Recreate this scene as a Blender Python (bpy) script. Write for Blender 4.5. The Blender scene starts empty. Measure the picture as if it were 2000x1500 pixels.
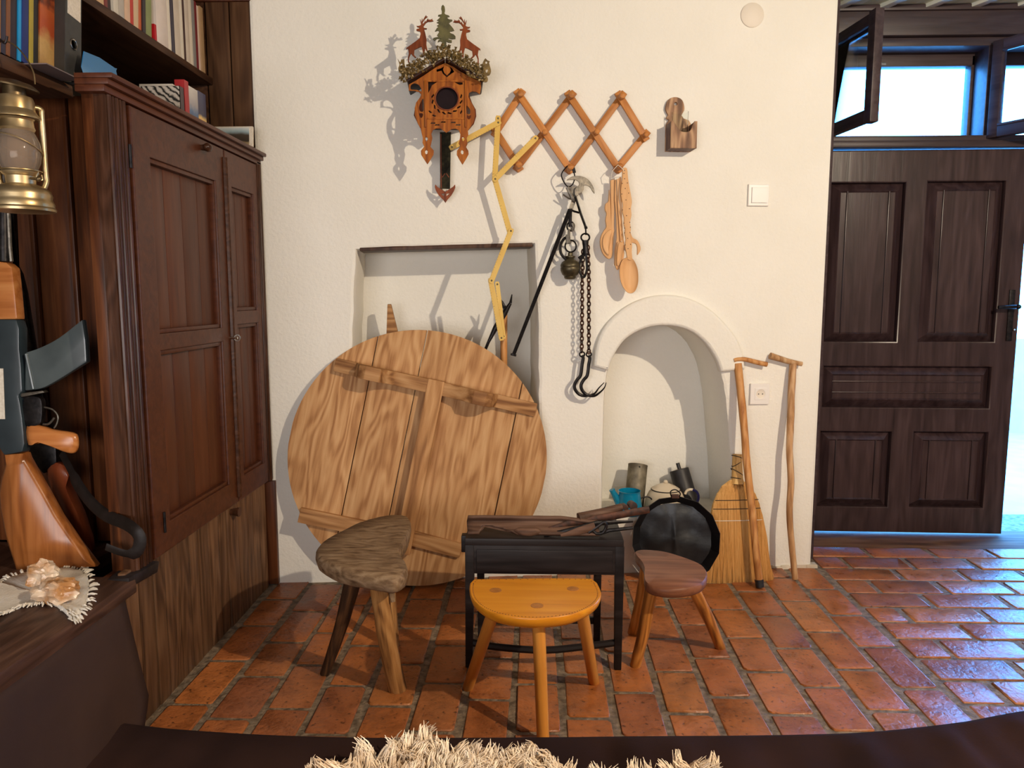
import bpy, bmesh, math, random
from mathutils import Vector, Matrix, Quaternion, noise as mnoise
random.seed(7)
R = random.Random(11)
SC = bpy.context.scene
COL = SC.collection
rad = math.radians

# ------------------------------------------------------------------ camera
F = 1450.0; VX, VY = 1045.0, 578.0; HC = 1.1          # focal length (px of a 2000 px wide frame), vanishing point, eye height
PITCH = math.atan((750 - VY) / F)
YAW = math.atan((VX - 1000) / (F / math.cos(PITCH)))
cam = bpy.data.cameras.new('camera'); cam.sensor_fit = 'HORIZONTAL'; cam.sensor_width = 36.0
cam.lens = 36.0 * F / 2000.0; cam.clip_start = 0.02
camo = bpy.data.objects.new('camera', cam); COL.objects.link(camo)
camo.location = (0, 0, HC); camo.rotation_euler = (math.pi / 2 - PITCH, 0, YAW)
SC.camera = camo

# ------------------------------------------------------------------ world, lamp, rear fill, exposure
wd = bpy.data.worlds.new('world'); SC.world = wd; wd.use_nodes = True
bg = wd.node_tree.nodes['Background']; bg.inputs[0].default_value = (0.07, 0.36, 1.0, 1); bg.inputs[1].default_value = 23.0
def lamp(name, kind, loc, power, col, **kw):
    l = bpy.data.lights.new(name, kind); l.energy = power; l.color = col
    for k, v in kw.items(): setattr(l, k, v)
    o = bpy.data.objects.new(name, l); COL.objects.link(o); o.location = loc
    return o
lamp('ceiling_bulb', 'POINT', (1.82, 0.22, 2.2), 205, (1.0, 0.84, 0.64), shadow_soft_size=0.022)
w1 = lamp('rear_fill_light', 'AREA', (-0.65, -1.3, 1.0), 53, (1.0, 0.96, 0.95), shape='RECTANGLE', size=2.0, size_y=0.9)  # added soft fill behind the camera to lift the shadows; no window there
w1.rotation_euler = (rad(100), 0, rad(-6))
SC.view_settings.view_transform = 'Standard'; SC.view_settings.look = 'None'
SC.view_settings.exposure = 0.24; SC.view_settings.gamma = 1.0; SC.view_settings.use_curve_mapping = False
SC.cycles.max_bounces = 10; SC.cycles.transparent_max_bounces = 12
SC.cycles.caustics_reflective = False; SC.cycles.caustics_refractive = False
SC.cycles.sample_clamp_indirect = 6.0

# ------------------------------------------------------------------ a pixel of the photograph -> a ray -> a point on a real plane
cp, sp = math.cos(PITCH), math.sin(PITCH); cyw, syw = math.cos(YAW), math.sin(YAW)
CAM = Vector((0, 0, HC))
def ray(px, py):
    x = (px - 1000) / F; y = -(py - 750) / F
    d = Vector((x, cp + y * sp, -sp + y * cp))
    return Vector((cyw * d.x - syw * d.y, syw * d.x + cyw * d.y, d.z))
def onZ(px, py, z=0.0):
    d = ray(px, py); return CAM + d * ((z - HC) / d.z)
def onY(px, py, y):
    d = ray(px, py); return CAM + d * (y / d.y)
def onX(px, py, x):
    d = ray(px, py); return CAM + d * (x / d.x)
def on(M, px, py, w=0.0):
    """local coordinates of the point where the pixel's ray meets local z = w of frame M"""
    Mi = M.inverted(); o = Mi @ CAM; d = Mi.to_3x3() @ ray(px, py)
    p = o + d * ((w - o.z) / d.z)
    return p
def zp(s, ox, oy, pts): return [(ox + x / s, oy + y / s) for x, y in pts]
def L2(M, pts, w=0.0): return [tuple(on(M, x, y, w)[:2]) for x, y in pts]
def frame(o, x, z):
    x = Vector(x).normalized(); z = Vector(z); y = z.cross(x).normalized(); z = x.cross(y)
    M = Matrix((x, y, z)).transposed().to_4x4(); M.translation = Vector(o); return M
WANG = math.atan2(2.963 - 2.728, 1.134 + 0.994)
WU = Vector((math.cos(WANG), math.sin(WANG), 0)); WN = Vector((math.sin(WANG), -math.cos(WANG), 0))
WM = frame((-0.994, 2.728, 0), WU, WN)                 # the white wall: x along it, y up, z out into the room
def wpt(px, py, w=0.0): return WM @ on(WM, px, py, w)

# ------------------------------------------------------------------ mesh helpers
def sm(pts, n=4, closed=True):
    """Catmull-Rom through the points"""
    P = [Vector(p) for p in pts]; out = []; N = len(P)
    for i in range(N if closed else N - 1):
        if closed: a, b, c, d = P[i - 1], P[i], P[(i + 1) % N], P[(i + 2) % N]
        else: a, b, c, d = P[max(i - 1, 0)], P[i], P[i + 1], P[min(i + 2, N - 1)]
        for k in range(n):
            t = k / n
            out.append(0.5 * ((2 * b) + (c - a) * t + (2 * a - 5 * b + 4 * c - d) * t * t + (3 * b - a - 3 * c + d) * t ** 3))
    if not closed: out.append(P[-1])
    return [tuple(p) for p in out]
def circ(cx, cy, r, n=32, ry=None, a0=0.0):
    ry = r if ry is None else ry
    return [(cx + r * math.cos(a0 + 2 * math.pi * i / n), cy + ry * math.sin(a0 + 2 * math.pi * i / n)) for i in range(n)]
def clip(poly, nx, ny, c):
    """keep the side nx*x+ny*y <= c"""
    out = []; N = len(poly)
    for i in range(N):
        a, b = poly[i], poly[(i + 1) % N]
        da, db = nx * a[0] + ny * a[1] - c, nx * b[0] + ny * b[1] - c
        if da <= 0: out.append(a)
        if da * db < 0:
            t = da / (da - db); out.append((a[0] + (b[0] - a[0]) * t, a[1] + (b[1] - a[1]) * t))
    return out

class MB:
    def __init__(s): s.v = []; s.f = []
    def add(s, vs, fs, M=None):
        o = len(s.v)
        s.v += [tuple(M @ Vector(v)) if M is not None else tuple(v) for v in vs]
        s.f += [tuple(i + o for i in f) for f in fs]
        return s
    def box(s, x0, x1, y0, y1, z0, z1, M=None):
        vs = [(x, y, z) for z in (z0, z1) for y in (y0, y1) for x in (x0, x1)]
        return s.add(vs, [(0, 2, 3, 1), (4, 5, 7, 6), (0, 1, 5, 4), (2, 6, 7, 3), (0, 4, 6, 2), (1, 3, 7, 5)], M)
    def prism(s, poly, z0, z1, M=None):
        n = len(poly); a = sum(poly[i][0] * poly[(i + 1) % n][1] - poly[(i + 1) % n][0] * poly[i][1] for i in range(n))
        if a < 0: poly = poly[::-1]
        vs = [(p[0], p[1], z0) for p in poly] + [(p[0], p[1], z1) for p in poly]
        fs = [tuple(range(n - 1, -1, -1)), tuple(range(n, 2 * n))] + [(i, (i + 1) % n, n + (i + 1) % n, n + i) for i in range(n)]
        return s.add(vs, fs, M)
    def slab(s, poly, prof, M=None):
        """stack of insets: prof = [(z, scale about the centre)] for rounded seats"""
        n = len(poly); cx = sum(p[0] for p in poly) / n; cy = sum(p[1] for p in poly) / n
        a = sum(poly[i][0] * poly[(i + 1) % n][1] - poly[(i + 1) % n][0] * poly[i][1] for i in range(n))
        if a < 0: poly = poly[::-1]
        vs = []; fs = []
        for z, k in prof: vs += [(cx + (p[0] - cx) * k, cy + (p[1] - cy) * k, z) for p in poly]
        for j in range(len(prof) - 1):
            fs += [(j * n + i, j * n + (i + 1) % n, (j + 1) * n + (i + 1) % n, (j + 1) * n + i) for i in range(n)]
        fs += [tuple(range(n - 1, -1, -1)), tuple(range((len(prof) - 1) * n, len(prof) * n))]
        return s.add(vs, fs, M)
    def tube(s, pts, r, seg=8, closed=False, M=None, flat=1.0, up=None):
        P = [Vector(p) for p in pts]; n = len(P)
        rr = r if isinstance(r, (list, tuple)) else [r] * n
        if len(rr) != n: rr = [rr[0] + (rr[-1] - rr[0]) * i / (n - 1) for i in range(n)]
        vs = []; fs = []; nrm = None
        for i in range(n):
            if closed: t = P[(i + 1) % n] - P[i - 1]
            else: t = P[min(i + 1, n - 1)] - P[max(i - 1, 0)]
            t.normalize()
            if nrm is None:
                a = Vector(up) if up is not None else (Vector((0, 0, 1)) if abs(t.z) < 0.9 else Vector((1, 0, 0)))
                nrm = (a - t * a.dot(t)).normalized()
            else:
                nrm = (nrm - t * nrm.dot(t)).normalized()
            b = t.cross(nrm)
            for k in range(seg):
                a = 2 * math.pi * k / seg
                vs.append(P[i] + (nrm * math.cos(a) + b * math.sin(a) * flat) * rr[i])
        for i in range(n if closed else n - 1):
            j = (i + 1) % n
            fs += [(i * seg + k, i * seg + (k + 1) % seg, j * seg + (k + 1) % seg, j * seg + k) for k in range(seg)]
        if not closed: fs += [tuple(range(seg - 1, -1, -1)), tuple(range((n - 1) * seg, n * seg))]
        return s.add(vs, fs, M)
    def lathe(s, prof, seg=24, M=None, a0=0.0, cap=True):
        vs = []; fs = []; n = len(prof)
        for r, z in prof: vs += [(max(r, 1e-4) * math.cos(a0 + 2 * math.pi * k / seg), max(r, 1e-4) * math.sin(a0 + 2 * math.pi * k / seg), z) for k in range(seg)]
        for i in range(n - 1): fs += [(i * seg + k, i * seg + (k + 1) % seg, (i + 1) * seg + (k + 1) % seg, (i + 1) * seg + k) for k in range(seg)]
        if cap: fs += [tuple(range(seg - 1, -1, -1)), tuple(range((n - 1) * seg, n * seg))]
        return s.add(vs, fs, M)
    def ball(s, c, rx, ry=None, rz=None, seg=16, M=None):
        ry = ry or rx; rz = rz or rx; h = seg // 2
        T = Matrix.Translation(Vector(c)) @ Matrix.Diagonal((rx, ry, rz, 1))
        return s.lathe([(math.sin(math.pi * i / h), -math.cos(math.pi * i / h)) for i in range(h + 1)], seg, (M @ T) if M is not None else T, cap=False)
    def plate(s, loops, z0, z1, bev=0.0, M=None):
        """flat sheet with holes (even-odd) and softened edges"""
        cu = bpy.data.curves.new('tmp', 'CURVE'); cu.dimensions = '2D'; cu.fill_mode = 'BOTH'
        cu.extrude = max((z1 - z0) / 2 - bev, 1e-5); cu.bevel_depth = bev; cu.bevel_resolution = 1; cu.offset = -bev
        for lp in loops:
            sp_ = cu.splines.new('POLY'); sp_.points.add(len(lp) - 1); sp_.use_cyclic_u = True
            for q, p in zip(sp_.points, lp): q.co = (p[0], p[1], 0, 1)
        ob = bpy.data.objects.new('tmp', cu); me = bpy.data.meshes.new_from_object(ob)
        zc = (z0 + z1) / 2
        s.add([(v.co.x, v.co.y, v.co.z + zc) for v in me.vertices], [tuple(p.vertices) for p in me.polygons], M)
        bpy.data.objects.remove(ob); bpy.data.curves.remove(cu); bpy.data.meshes.remove(me)
        return s
    def rough(s, amp, scale, seed=0.0):
        o = Vector((seed * 3.1, seed * 1.7, seed))
        s.v = [tuple(Vector(v) + Vector(mnoise.noise_vector(Vector(v) * scale + o)) * amp) for v in s.v]
        return s
    def mesh(s, name, bevel=0.0, segs=2, smooth=40, weld=False):
        me = bpy.data.meshes.new(name); me.from_pydata(s.v, [], s.f)
        if bevel > 0 or weld:
            bm = bmesh.new(); bm.from_mesh(me)
            if weld: bmesh.ops.remove_doubles(bm, verts=bm.verts, dist=1e-5)
            if bevel > 0:
                bmesh.ops.recalc_face_normals(bm, faces=bm.faces)
                ed = [e for e in bm.edges if len(e.link_faces) == 2 and e.calc_face_angle(0) > rad(28)]
                bmesh.ops.bevel(bm, geom=ed, offset=bevel, segments=segs, profile=0.6, affect='EDGES', clamp_overlap=True)
            bm.to_mesh(me); bm.free()
        if smooth:
            for p in me.polygons: p.use_smooth = True
            me.set_sharp_from_angle(angle=rad(smooth))
        me.validate(); me.update()
        return me

WMAT = {}
def put(name, me, mat=None, parent=None, M=None, label=None, cat=None, group=None, kind=None):
    o = bpy.data.objects.new(name, me); COL.objects.link(o)
    M = M if M is not None else Matrix.Identity(4)
    if mat is not None and me is not None:
        if len(me.materials) == 0: me.materials.append(mat)
        elif me.materials[0] != mat:
            o.material_slots[0].link = 'OBJECT'; o.material_slots[0].material = mat
    if parent is not None:
        o.parent = parent; o.matrix_parent_inverse = WMAT[parent.name].inverted()
    o.matrix_basis = M; WMAT[o.name] = M.copy()
    if label: o['label'] = label
    if cat: o['category'] = cat
    if group: o['group'] = group
    if kind: o['kind'] = kind
    return o
def thing(name, loc, label, cat, group=None, kind=None):
    return put(name, None, None, None, Matrix.Translation(Vector(loc)), label, cat, group, kind)
def part(name, mb, mat, parent, M=None, bevel=0.0, segs=2, smooth=40, label=None, kind=None, weld=False):
    return put(name, mb.mesh(name, bevel, segs, smooth, weld), mat, parent, M, label=label, kind=kind)
def between(a, b, up=(0, 0, 1)):
    a = Vector(a); b = Vector(b); return frame(a, b - a, up), (b - a).length

# ------------------------------------------------------------------ materials
def _nt(name):
    m = bpy.data.materials.new(name); m.use_nodes = True; nt = m.node_tree
    return m, nt, nt.nodes['Principled BSDF']
def _n(nt, t, **kw):
    n = nt.nodes.new(t)
    for k, v in kw.items():
        if k.startswith('i_'): n.inputs[k[2:].replace('_', ' ')].default_value = v
        else: setattr(n, k, v)
    return n
def c4(c): return (c[0], c[1], c[2], 1)
def ramp(nt, stops):
    r = _n(nt, 'ShaderNodeValToRGB'); e = r.color_ramp.elements
    e[0].position = stops[0][0]; e[0].color = c4(stops[0][1]); e[1].position = stops[-1][0]; e[1].color = c4(stops[-1][1])
    for p, c in stops[1:-1]: x = e.new(p); x.color = c4(c)
    return r
def coords(nt, scale, rnd=7.0):
    tc = _n(nt, 'ShaderNodeTexCoord'); oi = _n(nt, 'ShaderNodeObjectInfo')
    ml = _n(nt, 'ShaderNodeMath', operation='MULTIPLY'); ml.inputs[1].default_value = rnd
    ad = _n(nt, 'ShaderNodeVectorMath', operation='ADD'); mp = _n(nt, 'ShaderNodeMapping'); mp.inputs['Scale'].default_value = scale
    nt.links.new(oi.outputs['Random'], ml.inputs[0]); nt.links.new(tc.outputs['Object'], ad.inputs[0]); nt.links.new(ml.outputs[0], ad.inputs[1])
    nt.links.new(ad.outputs[0], mp.inputs['Vector'])
    return mp, oi, ad
def vary(nt, oi, col, lo, hi):
    mr = _n(nt, 'ShaderNodeMapRange'); mr.inputs['To Min'].default_value = lo; mr.inputs['To Max'].default_value = hi
    nt.links.new(oi.outputs['Random'], mr.inputs['Value'])
    hs = _n(nt, 'ShaderNodeHueSaturation'); nt.links.new(mr.outputs[0], hs.inputs['Value']); nt.links.new(col, hs.inputs['Color'])
    return hs.outputs['Color']
def bump(nt, b, h, strength, dist=0.003):
    bp = _n(nt, 'ShaderNodeBump'); bp.inputs['Strength'].default_value = strength; bp.inputs['Distance'].default_value = dist
    nt.links.new(h, bp.inputs['Height']); nt.links.new(bp.outputs[0], b.inputs['Normal']); return bp
def wood(name, dark, mid, light, axis='X', s=1.0, rough=0.5, bmp=0.25, var=0.12, rings=0.35, coat=0.0, spec=0.22, stretch=11):
    m, nt, b = _nt(name)
    sc = [30 * s] * 3; sc['XYZ'.index(axis)] = 30 * s / (stretch * 1.5)
    mp, oi, ad = coords(nt, sc)
    n1 = _n(nt, 'ShaderNodeTexNoise'); n1.inputs['Scale'].default_value = 1.6; n1.inputs['Detail'].default_value = 7; n1.inputs['Roughness'].default_value = 0.62; n1.inputs['Distortion'].default_value = 0.6
    nt.links.new(mp.outputs[0], n1.inputs['Vector'])
    mp2 = _n(nt, 'ShaderNodeMapping'); mp2.inputs['Scale'].default_value = [6] * 3; mp2.inputs['Scale'].default_value['XYZ'.index(axis)] = 1.1
    nt.links.new(ad.outputs[0], mp2.inputs['Vector'])
    n2 = _n(nt, 'ShaderNodeTexNoise'); n2.inputs['Scale'].default_value = 1.5 * s; n2.inputs['Detail'].default_value = 2
    nt.links.new(mp2.outputs[0], n2.inputs['Vector'])
    mu = _n(nt, 'ShaderNodeMath', operation='MULTIPLY'); mu.inputs[1].default_value = 60; nt.links.new(n2.outputs['Fac'], mu.inputs[0])
    si = _n(nt, 'ShaderNodeMath', operation='SINE'); nt.links.new(mu.outputs[0], si.inputs[0])
    ma = _n(nt, 'ShaderNodeMath', operation='MULTIPLY_ADD'); ma.inputs[1].default_value = rings * 0.3; nt.links.new(si.outputs[0], ma.inputs[0]); nt.links.new(n1.outputs['Fac'], ma.inputs[2])
    rp = ramp(nt, [(0.25, dark), (0.5, mid), (0.78, light)]); nt.links.new(ma.outputs[0], rp.inputs[0])
    nt.links.new(vary(nt, oi, rp.outputs[0], 1 - var, 1 + var), b.inputs['Base Color'])
    b.inputs['Roughness'].default_value = rough; b.inputs['Coat Weight'].default_value = coat; b.inputs['Coat Roughness'].default_value = 0.25
    b.inputs['Specular IOR Level'].default_value = spec
    bump(nt, b, ma.outputs[0], bmp, 0.002)
    return m
def plain(name, c1, c2=None, ns=18.0, rough=0.5, metal=0.0, bmp=0.0, bs=None, var=0.0, coat=0.0, thr=(0.35, 0.7), spec=0.5, rough2=None, bd=0.003, detail=5):
    m, nt, b = _nt(name); c2 = c2 or c1
    mp, oi, ad = coords(nt, (1, 1, 1))
    n1 = _n(nt, 'ShaderNodeTexNoise'); n1.inputs['Scale'].default_value = ns; n1.inputs['Detail'].default_value = detail; nt.links.new(mp.outputs[0], n1.inputs['Vector'])
    rp = ramp(nt, [(thr[0], c1), (thr[1], c2)]); nt.links.new(n1.outputs['Fac'], rp.inputs[0])
    col = rp.outputs[0]
    if var: col = vary(nt, oi, col, 1 - var, 1 + var)
    nt.links.new(col, b.inputs['Base Color'])
    b.inputs['Metallic'].default_value = metal; b.inputs['Roughness'].default_value = rough; b.inputs['Coat Weight'].default_value = coat
    b.inputs['Specular IOR Level'].default_value = spec
    if rough2 is not None:
        mr = _n(nt, 'ShaderNodeMapRange'); mr.inputs['To Min'].default_value = rough; mr.inputs['To Max'].default_value = rough2; nt.links.new(n1.outputs['Fac'], mr.inputs['Value']); nt.links.new(mr.outputs[0], b.inputs['Roughness'])
    if bmp:
        n2 = _n(nt, 'ShaderNodeTexNoise'); n2.inputs['Scale'].default_value = bs or ns; n2.inputs['Detail'].default_value = 6; nt.links.new(mp.outputs[0], n2.inputs['Vector'])
        bump(nt, b, n2.outputs['Fac'], bmp, bd)
    return m
def pane(name, tint=(1, 1, 1), refl=0.12, rough=0.0):
    m, nt, b = _nt(name); out = nt.nodes['Material Output']; nt.nodes.remove(b)
    tr = _n(nt, 'ShaderNodeBsdfTransparent'); tr.inputs[0].default_value = c4(tint)
    gl = _n(nt, 'ShaderNodeBsdfGlossy'); gl.inputs['Roughness'].default_value = rough
    fr = _n(nt, 'ShaderNodeLayerWeight'); fr.inputs['Blend'].default_value = refl
    mx = _n(nt, 'ShaderNodeMixShader'); nt.links.new(fr.outputs['Fresnel'], mx.inputs[0]); nt.links.new(tr.outputs[0], mx.inputs[1]); nt.links.new(gl.outputs[0], mx.inputs[2])
    nt.links.new(mx.outputs[0], out.inputs[0]); return m

def sooty(name, tint, dif, k):
    m = pane(name, tint, 0.2, 0.05); nt = m.node_tree; out = nt.nodes['Material Output']; src = out.inputs[0].links[0].from_socket
    d = _n(nt, 'ShaderNodeBsdfDiffuse'); d.inputs[0].default_value = c4(dif); mx = _n(nt, 'ShaderNodeMixShader'); mx.inputs[0].default_value = k
    nt.links.new(src, mx.inputs[1]); nt.links.new(d.outputs[0], mx.inputs[2]); nt.links.new(mx.outputs[0], out.inputs[0]); return m
M_PLASTER = plain('lime_plaster', (0.79, 0.765, 0.69), (0.825, 0.80, 0.73), ns=3.5, rough=0.85, bmp=0.45, bs=85, spec=0.2, bd=0.005)
M_PLAST2 = plain('grubby_plaster', (0.55, 0.47, 0.36), (0.78, 0.72, 0.62), ns=14, rough=0.9, bmp=0.6, bs=60, spec=0.1)
M_MORTAR = plain('mortar', (0.10, 0.072, 0.045), (0.30, 0.225, 0.15), ns=42, rough=0.8, bmp=1.0, bs=90, bd=0.006)
M_DARKWOOD = wood('dark_painted_wood', (0.042, 0.010, 0.003), (0.076, 0.020, 0.007), (0.108, 0.032, 0.011), 'Z', 0.9, rough=0.42, bmp=0.25, rings=0.15, coat=0.0, spec=0.35)
M_DARKWOODX = wood('dark_painted_wood_level', (0.042, 0.010, 0.003), (0.076, 0.020, 0.007), (0.108, 0.032, 0.011), 'Y', 0.9, rough=0.42, bmp=0.25, rings=0.15, coat=0.0, spec=0.35)
M_POST = wood('glossy_dark_post', (0.026, 0.009, 0.004), (0.05, 0.019, 0.009), (0.085, 0.036, 0.02), 'Z', 1.2, rough=0.3, bmp=0.4, coat=0.12)
M_PLANK = wood('red_brown_planks', (0.028, 0.008, 0.003), (0.075, 0.022, 0.007), (0.15, 0.05, 0.016), 'Z', 0.8, rough=0.36, bmp=0.25, rings=0.25, coat=0.1)
M_WAINS = wood('worn_brown_planks', (0.06, 0.028, 0.013), (0.14, 0.070, 0.034), (0.23, 0.125, 0.066), 'Z', 0.9, rough=0.55, bmp=0.5, var=0.25)
M_SHELF = wood('brown_shelf', (0.03, 0.012, 0.006), (0.065, 0.028, 0.014), (0.10, 0.048, 0.024), 'Y', 0.9, rough=0.45)
M_BENCH = wood('worn_bench_board', (0.035, 0.016, 0.010), (0.085, 0.042, 0.028), (0.16, 0.085, 0.055), 'Y', 0.9, rough=0.5, bmp=0.5)
M_DOOR = wood('door_brown', (0.020, 0.011, 0.012), (0.042, 0.024, 0.025), (0.072, 0.044, 0.046), 'Y', 0.7, rough=0.30, bmp=0.35, rings=0.2, coat=0.25)
M_FRAMEB = wood('window_brown', (0.024, 0.015, 0.016), (0.044, 0.029, 0.031), (0.07, 0.048, 0.05), 'X', 0.8, rough=0.38, rings=0.1)
M_PINE = wood('scrubbed_pine', (0.33, 0.15, 0.055), (0.50, 0.265, 0.11), (0.62, 0.37, 0.175), 'Y', 1.05, rough=0.62, bmp=0.35, var=0.10, rings=0.5)
M_PINEX = wood('scrubbed_pine_batten', (0.20, 0.085, 0.03), (0.40, 0.20, 0.078), (0.54, 0.31, 0.14), 'X', 0.9, rough=0.65, bmp=0.5, var=0.1, rings=0.5)
M_HONEY = wood('honey_varnish', (0.52, 0.18, 0.010), (0.66, 0.245, 0.014), (0.74, 0.31, 0.022), 'X', 0.6, rough=0.30, bmp=0.08, rings=0.2, coat=0.2, var=0.03)
M_HONEYZ = wood('honey_varnish_leg', (0.50, 0.19, 0.03), (0.66, 0.28, 0.05), (0.74, 0.36, 0.085), 'X', 0.7, rough=0.3, bmp=0.08, rings=0.2, coat=0.2, var=0.05)
M_GNARL = wood('weathered_seat', (0.085, 0.045, 0.02), (0.21, 0.13, 0.07), (0.34, 0.235, 0.14), 'X', 1.3, rough=0.8, bmp=0.9, rings=0.25, stretch=2.2)
M_BARKLEG = wood('barked_leg', (0.09, 0.035, 0.012), (0.34, 0.16, 0.05), (0.52, 0.28, 0.10), 'X', 1.3, rough=0.6, bmp=0.7, rings=0.3)
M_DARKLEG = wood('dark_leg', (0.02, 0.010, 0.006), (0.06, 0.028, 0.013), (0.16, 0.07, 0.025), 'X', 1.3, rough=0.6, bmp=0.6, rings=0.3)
M_KIDNEY = wood('brown_seat', (0.12, 0.042, 0.020), (0.20, 0.078, 0.040), (0.27, 0.115, 0.062), 'X', 0.7, rough=0.42, bmp=0.2, rings=0.3)
M_KLEG = wood('orange_leg', (0.20, 0.07, 0.016), (0.48, 0.19, 0.04), (0.62, 0.29, 0.075), 'X', 1.2, rough=0.42, bmp=0.3, rings=0.4)
M_BLACKWOOD = wood('blackened_wood', (0.008, 0.006, 0.006), (0.016, 0.012, 0.012), (0.03, 0.024, 0.024), 'X', 0.9, rough=0.45, bmp=0.3, rings=0.2)
M_SCOOP = wood('old_brown_wood', (0.045, 0.022, 0.013), (0.11, 0.057, 0.036), (0.19, 0.11, 0.075), 'X', 1.0, rough=0.6, bmp=0.6)
M_FRET = wood('fretwork_orange', (0.20, 0.048, 0.004), (0.36, 0.10, 0.008), (0.46, 0.15, 0.016), 'Y', 1.4, rough=0.5, bmp=0.15, rings=0.5)
M_FRETD = wood('fretwork_brown', (0.10, 0.02, 0.006), (0.18, 0.040, 0.010), (0.25, 0.062, 0.018), 'Y', 1.4, rough=0.45, bmp=0.15)
M_CASE = plain('clock_case_dark', (0.016, 0.005, 0.003), (0.035, 0.011, 0.006), ns=30, rough=0.5, spec=0.2)
M_FACE = plain('clock_glass_dark', (0.010, 0.006, 0.008), (0.018, 0.010, 0.012), ns=10, rough=0.08, spec=0.3)
M_LEAF = plain('bronze_leaves', (0.09, 0.055, 0.015), (0.26, 0.17, 0.055), ns=60, rough=0.38, metal=0.25, var=0.2)
M_FIR = plain('fir_green', (0.055, 0.05, 0.014), (0.13, 0.115, 0.035), ns=40, rough=0.5)
M_PEND = plain('pendulum_board', (0.010, 0.009, 0.005), (0.040, 0.034, 0.015), ns=45, rough=0.6, spec=0.1)
M_RACK = wood('rack_wood', (0.34, 0.115, 0.024), (0.47, 0.185, 0.045), (0.56, 0.25, 0.075), 'X', 1.2, rough=0.45, bmp=0.12, rings=0.3)
M_SPOON = wood('pale_carved_wood', (0.58, 0.31, 0.13), (0.68, 0.39, 0.18), (0.74, 0.46, 0.24), 'Y', 0.8, rough=0.6, bmp=0.05, rings=0.25, var=0.08)
M_BURN = plain('burnt_dots', (0.03, 0.01, 0.005), rough=0.8)
M_BOXWOOD = wood('charred_pine', (0.12, 0.055, 0.028), (0.30, 0.16, 0.085), (0.52, 0.33, 0.18), 'Y', 1.3, rough=0.5, bmp=0.3, rings=0.6)
M_BOXSIDE = wood('charred_pine_dark', (0.05, 0.022, 0.018), (0.10, 0.05, 0.04), (0.16, 0.085, 0.06), 'Y', 1.3, rough=0.5, bmp=0.3)
M_CANE = wood('peeled_stick', (0.34, 0.13, 0.035), (0.52, 0.235, 0.075), (0.64, 0.34, 0.13), 'Y', 1.2, rough=0.45, bmp=0.2, rings=0.5)
M_CANE2 = wood('grey_stick', (0.30, 0.15, 0.06), (0.48, 0.27, 0.125), (0.60, 0.40, 0.22), 'Y', 1.2, rough=0.5, bmp=0.2, rings=0.5)
M_STRAW = wood('broom_straw', (0.40, 0.19, 0.045), (0.72, 0.43, 0.15), (0.88, 0.62, 0.28), 'Y', 3.2, rough=0.6, bmp=0.1, rings=0.1, stretch=40)
M_STRAWD = wood('broom_core', (0.10, 0.04, 0.008), (0.26, 0.12, 0.03), (0.42, 0.22, 0.06), 'Y', 3.0, rough=0.7, bmp=0.6, rings=0.1, stretch=40)
M_TWINE = plain('dark_twine', (0.06, 0.035, 0.02), rough=0.8)
M_IRON = plain('black_iron', (0.010, 0.009, 0.010), (0.03, 0.026, 0.026), ns=60, rough=0.42, metal=0.7, bmp=0.3)
M_STEEL = plain('worn_steel', (0.11, 0.10, 0.085), (0.24, 0.21, 0.17), ns=70, rough=0.42, metal=0.85, bmp=0.2)
M_RUST = plain('rusty_chain', (0.022, 0.012, 0.009), (0.10, 0.035, 0.018), ns=50, rough=0.6, metal=0.4, bmp=0.3)
M_BRASSD = plain('dull_brass', (0.05, 0.04, 0.022), (0.13, 0.105, 0.055), ns=40, rough=0.42, metal=0.6, bmp=0.2)
M_PAN = plain('black_enamel', (0.010, 0.011, 0.014), (0.045, 0.05, 0.058), ns=9, rough=0.38, metal=0.3, bmp=0.3, bs=14, bd=0.01, thr=(0.35, 0.75))
M_PANRIM = plain('pan_black', (0.006, 0.006, 0.008), (0.014, 0.014, 0.017), ns=20, rough=0.4, metal=0.2)
M_TIN = plain('old_tin', (0.10, 0.082, 0.055), (0.27, 0.235, 0.165), ns=22, rough=0.55, metal=0.35, bmp=0.2, thr=(0.35, 0.65))
M_CAN = plain('black_canister', (0.008, 0.007, 0.008), (0.02, 0.018, 0.02), ns=20, rough=0.5)
M_RUSTTOP = plain('rust_top', (0.03, 0.018, 0.012), (0.20, 0.10, 0.05), ns=40, rough=0.7)
M_BLUE = plain('blue_enamel', (0.004, 0.20, 0.36), (0.006, 0.24, 0.42), ns=6, rough=0.16)
M_CREAM = plain('cream_enamel', (0.66, 0.56, 0.42), (0.74, 0.65, 0.50), ns=8, rough=0.22)
M_NAVY = plain('navy_enamel', (0.012, 0.012, 0.07), rough=0.2)
M_WHITE = plain('white_plastic', (0.80, 0.77, 0.73), rough=0.35)
M_COVER = plain('painted_cover', (0.74, 0.67, 0.57), (0.78, 0.72, 0.62), ns=6, rough=0.6)
M_HOLE = plain('dark_hole', (0.01, 0.008, 0.007), rough=0.7)
M_TAUPE = plain('taupe_cloth', (0.046, 0.028, 0.025), (0.062, 0.037, 0.030), ns=5, rough=0.9, spec=0.1, bmp=0.35, bs=420, bd=0.001)
M_BLANKET = plain('brown_blanket', (0.017, 0.008, 0.0065), (0.029, 0.013, 0.009), ns=5, rough=0.9, spec=0.06, bmp=0.35, bs=300, bd=0.001)
M_WOOL = plain('sheep_wool', (0.72, 0.54, 0.36), (0.84, 0.72, 0.55), ns=9, rough=0.8, spec=0.1)
M_HIDE = plain('sheep_hide', (0.40, 0.25, 0.14), (0.55, 0.38, 0.22), ns=9, rough=0.9)
M_DOILY = plain('white_cotton', (0.74, 0.68, 0.58), (0.84, 0.79, 0.70), ns=30, rough=0.9, bmp=0.6, bs=220)
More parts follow.
